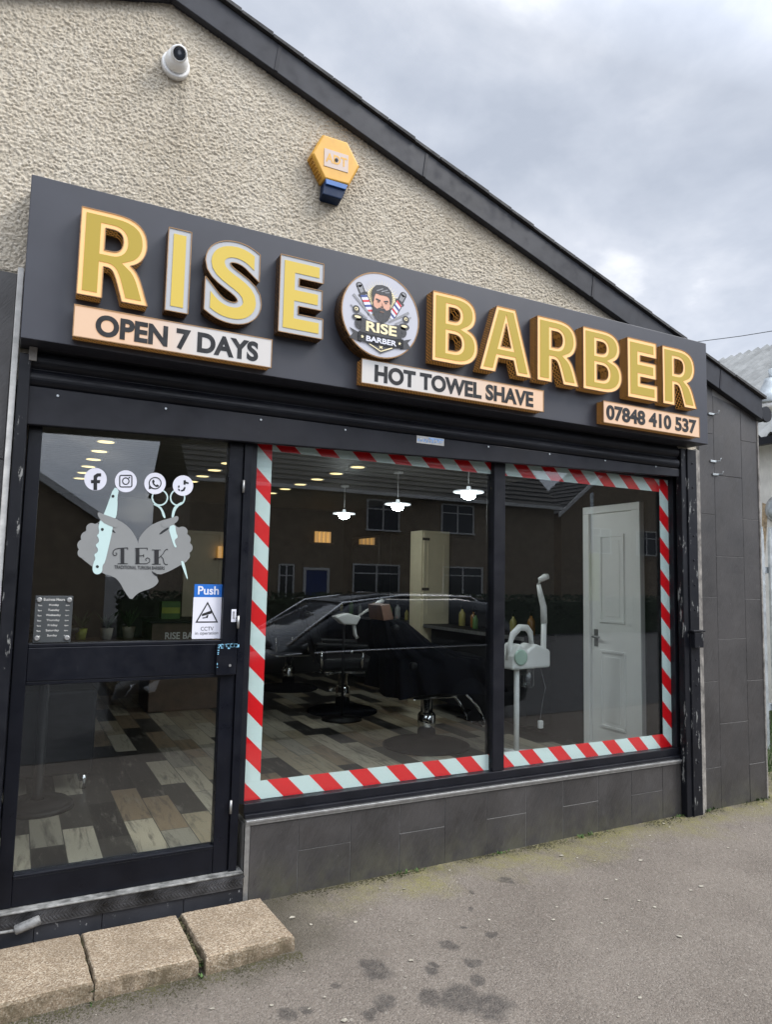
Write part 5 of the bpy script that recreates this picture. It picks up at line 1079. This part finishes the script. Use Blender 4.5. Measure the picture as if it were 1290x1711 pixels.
# ------------------------------------------------------------------ the street behind the viewer (seen mirrored in the glass)
def window(par, x0, x1, z0, z1, y, t=.06, mid=True):
    b = MB(); b.box(x0-t, x0, y-.02, y+.05, z0-t, z1+t); b.box(x1, x1+t, y-.02, y+.05, z0-t, z1+t); b.box(x0, x1, y-.02, y+.05, z1, z1+t); b.box(x0-.1, x1+.1, y-.02, y+.12, z0-t, z0)
    if mid: b.box((x0+x1)/2-t/2, (x0+x1)/2+t/2, y-.02, y+.04, z0, z1)
    b.box(x0, x1, y-.02, y+.035, z1-(z1-z0)*.3, z1-(z1-z0)*.3+t*.7)
    f = b.build('window', 'upvc', par); b = MB(); b.box(x0, x1, y-.01, y+.01, z0, z1); b.build('window_pane', 'pane', f)
def house(name, x0, x1, y0, y1, zb, ze, zr, axis, lab, wins=(), door_=None):
    o = thing(name, ((x0+x1)/2, (y0+y1)/2, zb), lab, 'house', 'houses across the street')
    b = MB(); b.box(x0, x1, y0, y1, zb, ze)
    if axis == 'y': b.prism([(x0, ze), (x1, ze), ((x0+x1)/2, zr-.15)], y0, y1)
    b.build('wall', 'stone_h', o)
    b = MT(); e_ = .35
    if axis == 'x':
        ym = (y0+y1)/2; A = [(x0-.2, y1+e_, ze-.1), (x1+.2, y1+e_, ze-.1), (x1+.2, ym, zr), (x0-.2, ym, zr)]; B = [(x1+.2, y0-e_, ze-.1), (x0-.2, y0-e_, ze-.1), (x0-.2, ym, zr), (x1+.2, ym, zr)]
    else:
        xm = (x0+x1)/2; A = [(x0-e_, y0-.2, ze-.15), (x0-e_, y1+.2, ze-.15), (xm, y1+.2, zr), (xm, y0-.2, zr)]; B = [(x1+e_, y1+.2, ze-.15), (x1+e_, y0-.2, ze-.15), (xm, y0-.2, zr), (xm, y1+.2, zr)]
    n = 16
    for q in (A, B):
        q = [Vector(v) for v in q]
        for k in range(n):
            a, c = k/n, (k+1)/n; up_ = Vector((0, 0, .05))
            b.face([q[0].lerp(q[3], a)+up_, q[1].lerp(q[2], a)+up_, q[1].lerp(q[2], c), q[0].lerp(q[3], c)])
            b.face([q[0].lerp(q[3], a)-up_*.2, q[1].lerp(q[2], a)-up_*.2, q[1].lerp(q[2], a)+up_, q[0].lerp(q[3], a)+up_])
    rf = b.build('roof', 'roof', o)
    if axis == 'x':
        b = MB(); b.box(x0-.2, x1+.2, y1+e_-.02, y1+e_+.08, ze-.2, ze-.06); b.build('gutter', 'upvc', o)
        b = MB(); b.box(x0+1, x0+2.2, (y0+y1)/2-.4, (y0+y1)/2+.4, zr-.3, zr+1.2); b.build('chimney', 'stone_h', rf)
    else:
        b = MB(); xm = (x0+x1)/2
        for s_, q in ((1, x1+e_), (-1, x0-e_)):
            pts = [(xm, zr-.2), (q, ze-.35), (q, ze-.1), (xm, zr+.06)]; b.prism(pts if s_ < 0 else pts, y1+.2, y1+.24)
        b.build('bargeboard', 'upvc', o)
    for q in wins: window(o, *q, y1)
    if door_:
        a, c, z0, z1 = door_; b = MB(); b.box(a, c, y1-.02, y1+.04, z0, z1); d_ = b.build('front_door', 'navy', o)
        b = MB(); b.box(a-.1, a, y1-.02, y1+.08, z0, z1+.1); b.box(c, c+.1, y1-.02, y1+.08, z0, z1+.1); b.box(a, c, y1-.02, y1+.08, z1, z1+.1); b.build('door_surround', 'upvc', d_)
    return o
house('harled_house', 5.6, 22.8, -31, -23, -.6, 5.15, 9.0, 'x', 'brown harled two storey house with grey roof opposite the shop', [(12.87, 14.3, 3.55, 4.75), (16.5, 18.1, 3.6, 4.8), (12.3, 14.35, .9, 2.05), (16.6, 18.6, .9, 2.05), (9.14, 9.66, .6, 1.95)], (10.2, 11.1, -.5, 1.8))
house('gabled_house', 25.9, 36, -29, -26, -.6, 5.3, 9.4, 'y', 'brown gabled house with pale bargeboards at the street corner', [(28, 29.4, 3.2, 4.5), (31.5, 33, 3.2, 4.5)])
house('gabled_house', -7.8, 2.5, -31, -20, -.6, 3.05, 6.4, 'y', 'low brown gabled house opposite the shop door', [(-1.6, .2, .8, 2.0)])
hg = thing('hedge', (12, -19.5, -.5), 'dark clipped hedge along the gardens across the street', 'hedge')
b = MT(); q = random.Random(8)
for k in range(9000):
    x = q.uniform(2.8, 26); y = -19.5+q.uniform(-.5, .5); z = -.5+q.random()**.6*1.5; s_ = q.uniform(.04, .1); a = q.random()*6.28; t = q.uniform(-1, 1)
    u = Vector((math.cos(a), math.sin(a), t)).normalized()*s_; v = u.orthogonal().normalized()*s_*.7; p = Vector((x, y, z)); b.face([p-u, p+v, p+u, p-v])
b.build('foliage', 'hedge', hg); b = MB(); b.box(2.9, 25.9, -19.85, -19.15, -.6, .75); b.build('stems', 'hedge', hg)
tag(bus := thing('street_pole', (15.2, -11.5, -.42), 'grey street pole with a small notice plate', 'pole'))
b = MB(); b.tube([(15.2, -12.5, -.42), (15.2, -12.5, 4.2)], .05, 10); b.build('post', 'steel', bus); b = MB(); b.box(15.0, 15.4, -12.44, -12.42, 1.0, 2.4); b.build('notice_plate', 'potg', bus)
# parked car
car = thing('parked_car', (3.3, -5.5, -.42), 'black parked estate car standing at the kerb opposite the window', 'car')
CY, GZ = -5.5, -.42
def fx(b): b.v = [(1+(x-.95)*1.2, y, z) for x, y, z in b.v]; return b
def ring(x, zb, zt, hw, tw, r=.12):
    return [(x, CY+hw*.93, zb), (x, CY+hw, zb+r), (x, CY+hw, zb+(zt-zb)*.62), (x, CY+hw*.975, zt-.06), (x, CY+tw, zt), (x, CY+tw*.5, zt+.02), (x, CY-tw*.5, zt+.02), (x, CY-tw, zt), (x, CY-hw*.975, zt-.06), (x, CY-hw, zb+(zt-zb)*.62), (x, CY-hw, zb+r), (x, CY-hw*.93, zb)]
b = MB(); G = GZ
b.loft([ring(x, G+zb, G+zt, hw, hw*tw) for x, zb, zt, hw, tw in ((.95, .38, .58, .55, .8), (1.0, .25, .72, .72, .85), (1.15, .2, .82, .84, .86), (1.5, .2, .92, .89, .88), (2.1, .2, .99, .91, .9), (2.55, .2, 1.06, .92, .93), (3.6, .2, 1.08, .93, .94), (4.8, .2, 1.1, .92, .94), (5.35, .24, 1.08, .89, .9), (5.55, .3, .98, .8, .9), (5.6, .42, .8, .72, .9))])
bd = fx(b).build('body', 'carpaint', car)
b = MB(); b.loft([ring(x, G+zb, G+zt, hw, tw, .05) for x, zb, zt, hw, tw in ((2.45, 1.0, 1.07, .84, .7), (2.75, 1.0, 1.3, .84, .66), (3.25, 1.0, 1.62, .84, .64), (3.7, 1.0, 1.7, .84, .65), (4.6, 1.0, 1.71, .84, .65), (5.05, 1.0, 1.66, .83, .62), (5.45, 1.0, 1.2, .8, .62))]); fx(b).build('glasshouse', 'pane', car)
b = MB(); b.loft([[(x, CY-w_, z), (x, CY-w_*.5, z+.03), (x, CY+w_*.5, z+.03), (x, CY+w_, z), (x, CY+w_*.9, z-.03), (x, CY-w_*.9, z-.03)] for x, z, w_ in ((3.2, G+1.6, .64), (3.7, G+1.71, .67), (4.6, G+1.72, .67), (5.1, G+1.66, .64))]); fx(b).build('roof_panel', 'carpaint', car)
for x in (1.98, 5.45):
    for s_ in (-1, 1):
        b = MB(); b.lathe([(.0, -.1), (.31, -.1), (.33, -.06), (.33, .06), (.31, .1), (0, .1)], (x, CY+s_*.84, G+.33), 'y', 28); wl_ = b.build('wheel', 'rubber', car)
        b = MB(); b.lathe([(.21, s_*.09), (.2, s_*.105), (.06, s_*.115), (0, s_*.115)], (x, CY+s_*.84, G+.33), 'y', 20); b.build('rim', 'graphite', wl_)
for s_ in (-1, 1):
    b = MB(); b.loft([[(1.04, CY+s_*.42, G+.6), (1.04, CY+s_*.42, G+.7), (1.02, CY+s_*.55, G+.71), (1.02, CY+s_*.55, G+.6)], [(1.30, CY+s_*.87, G+.68), (1.34, CY+s_*.85, G+.8), (1.12, CY+s_*.80, G+.76), (1.06, CY+s_*.76, G+.63)]], sm=False); fx(b).build('headlight', 'lamp', car)
    b = MB(); b.tube([(2.7, CY+s_*.9, G+1.05), (2.7, CY+s_*1.0, G+1.1), (2.72, CY+s_*1.1, G+1.12)], [.03, .07, .06], 10); fx(b).build('door_mirror', 'carpaint', car)
    b = MB(); b.tube([(2.5, CY+s_*.915, G+1.03), (3.6, CY+s_*.925, G+1.06), (5.2, CY+s_*.90, G+1.08)], .012, 6); fx(b).build('belt_trim', 'chrome', car)
    b = MB(); b.tube([(2.55, CY+s_*.8, G+1.12), (3.2, CY+s_*.655, G+1.62), (3.9, CY+s_*.675, G+1.72), (4.8, CY+s_*.665, G+1.71), (5.3, CY+s_*.65, G+1.4)], .02, 6); fx(b).build('window_trim', 'chrome', car)
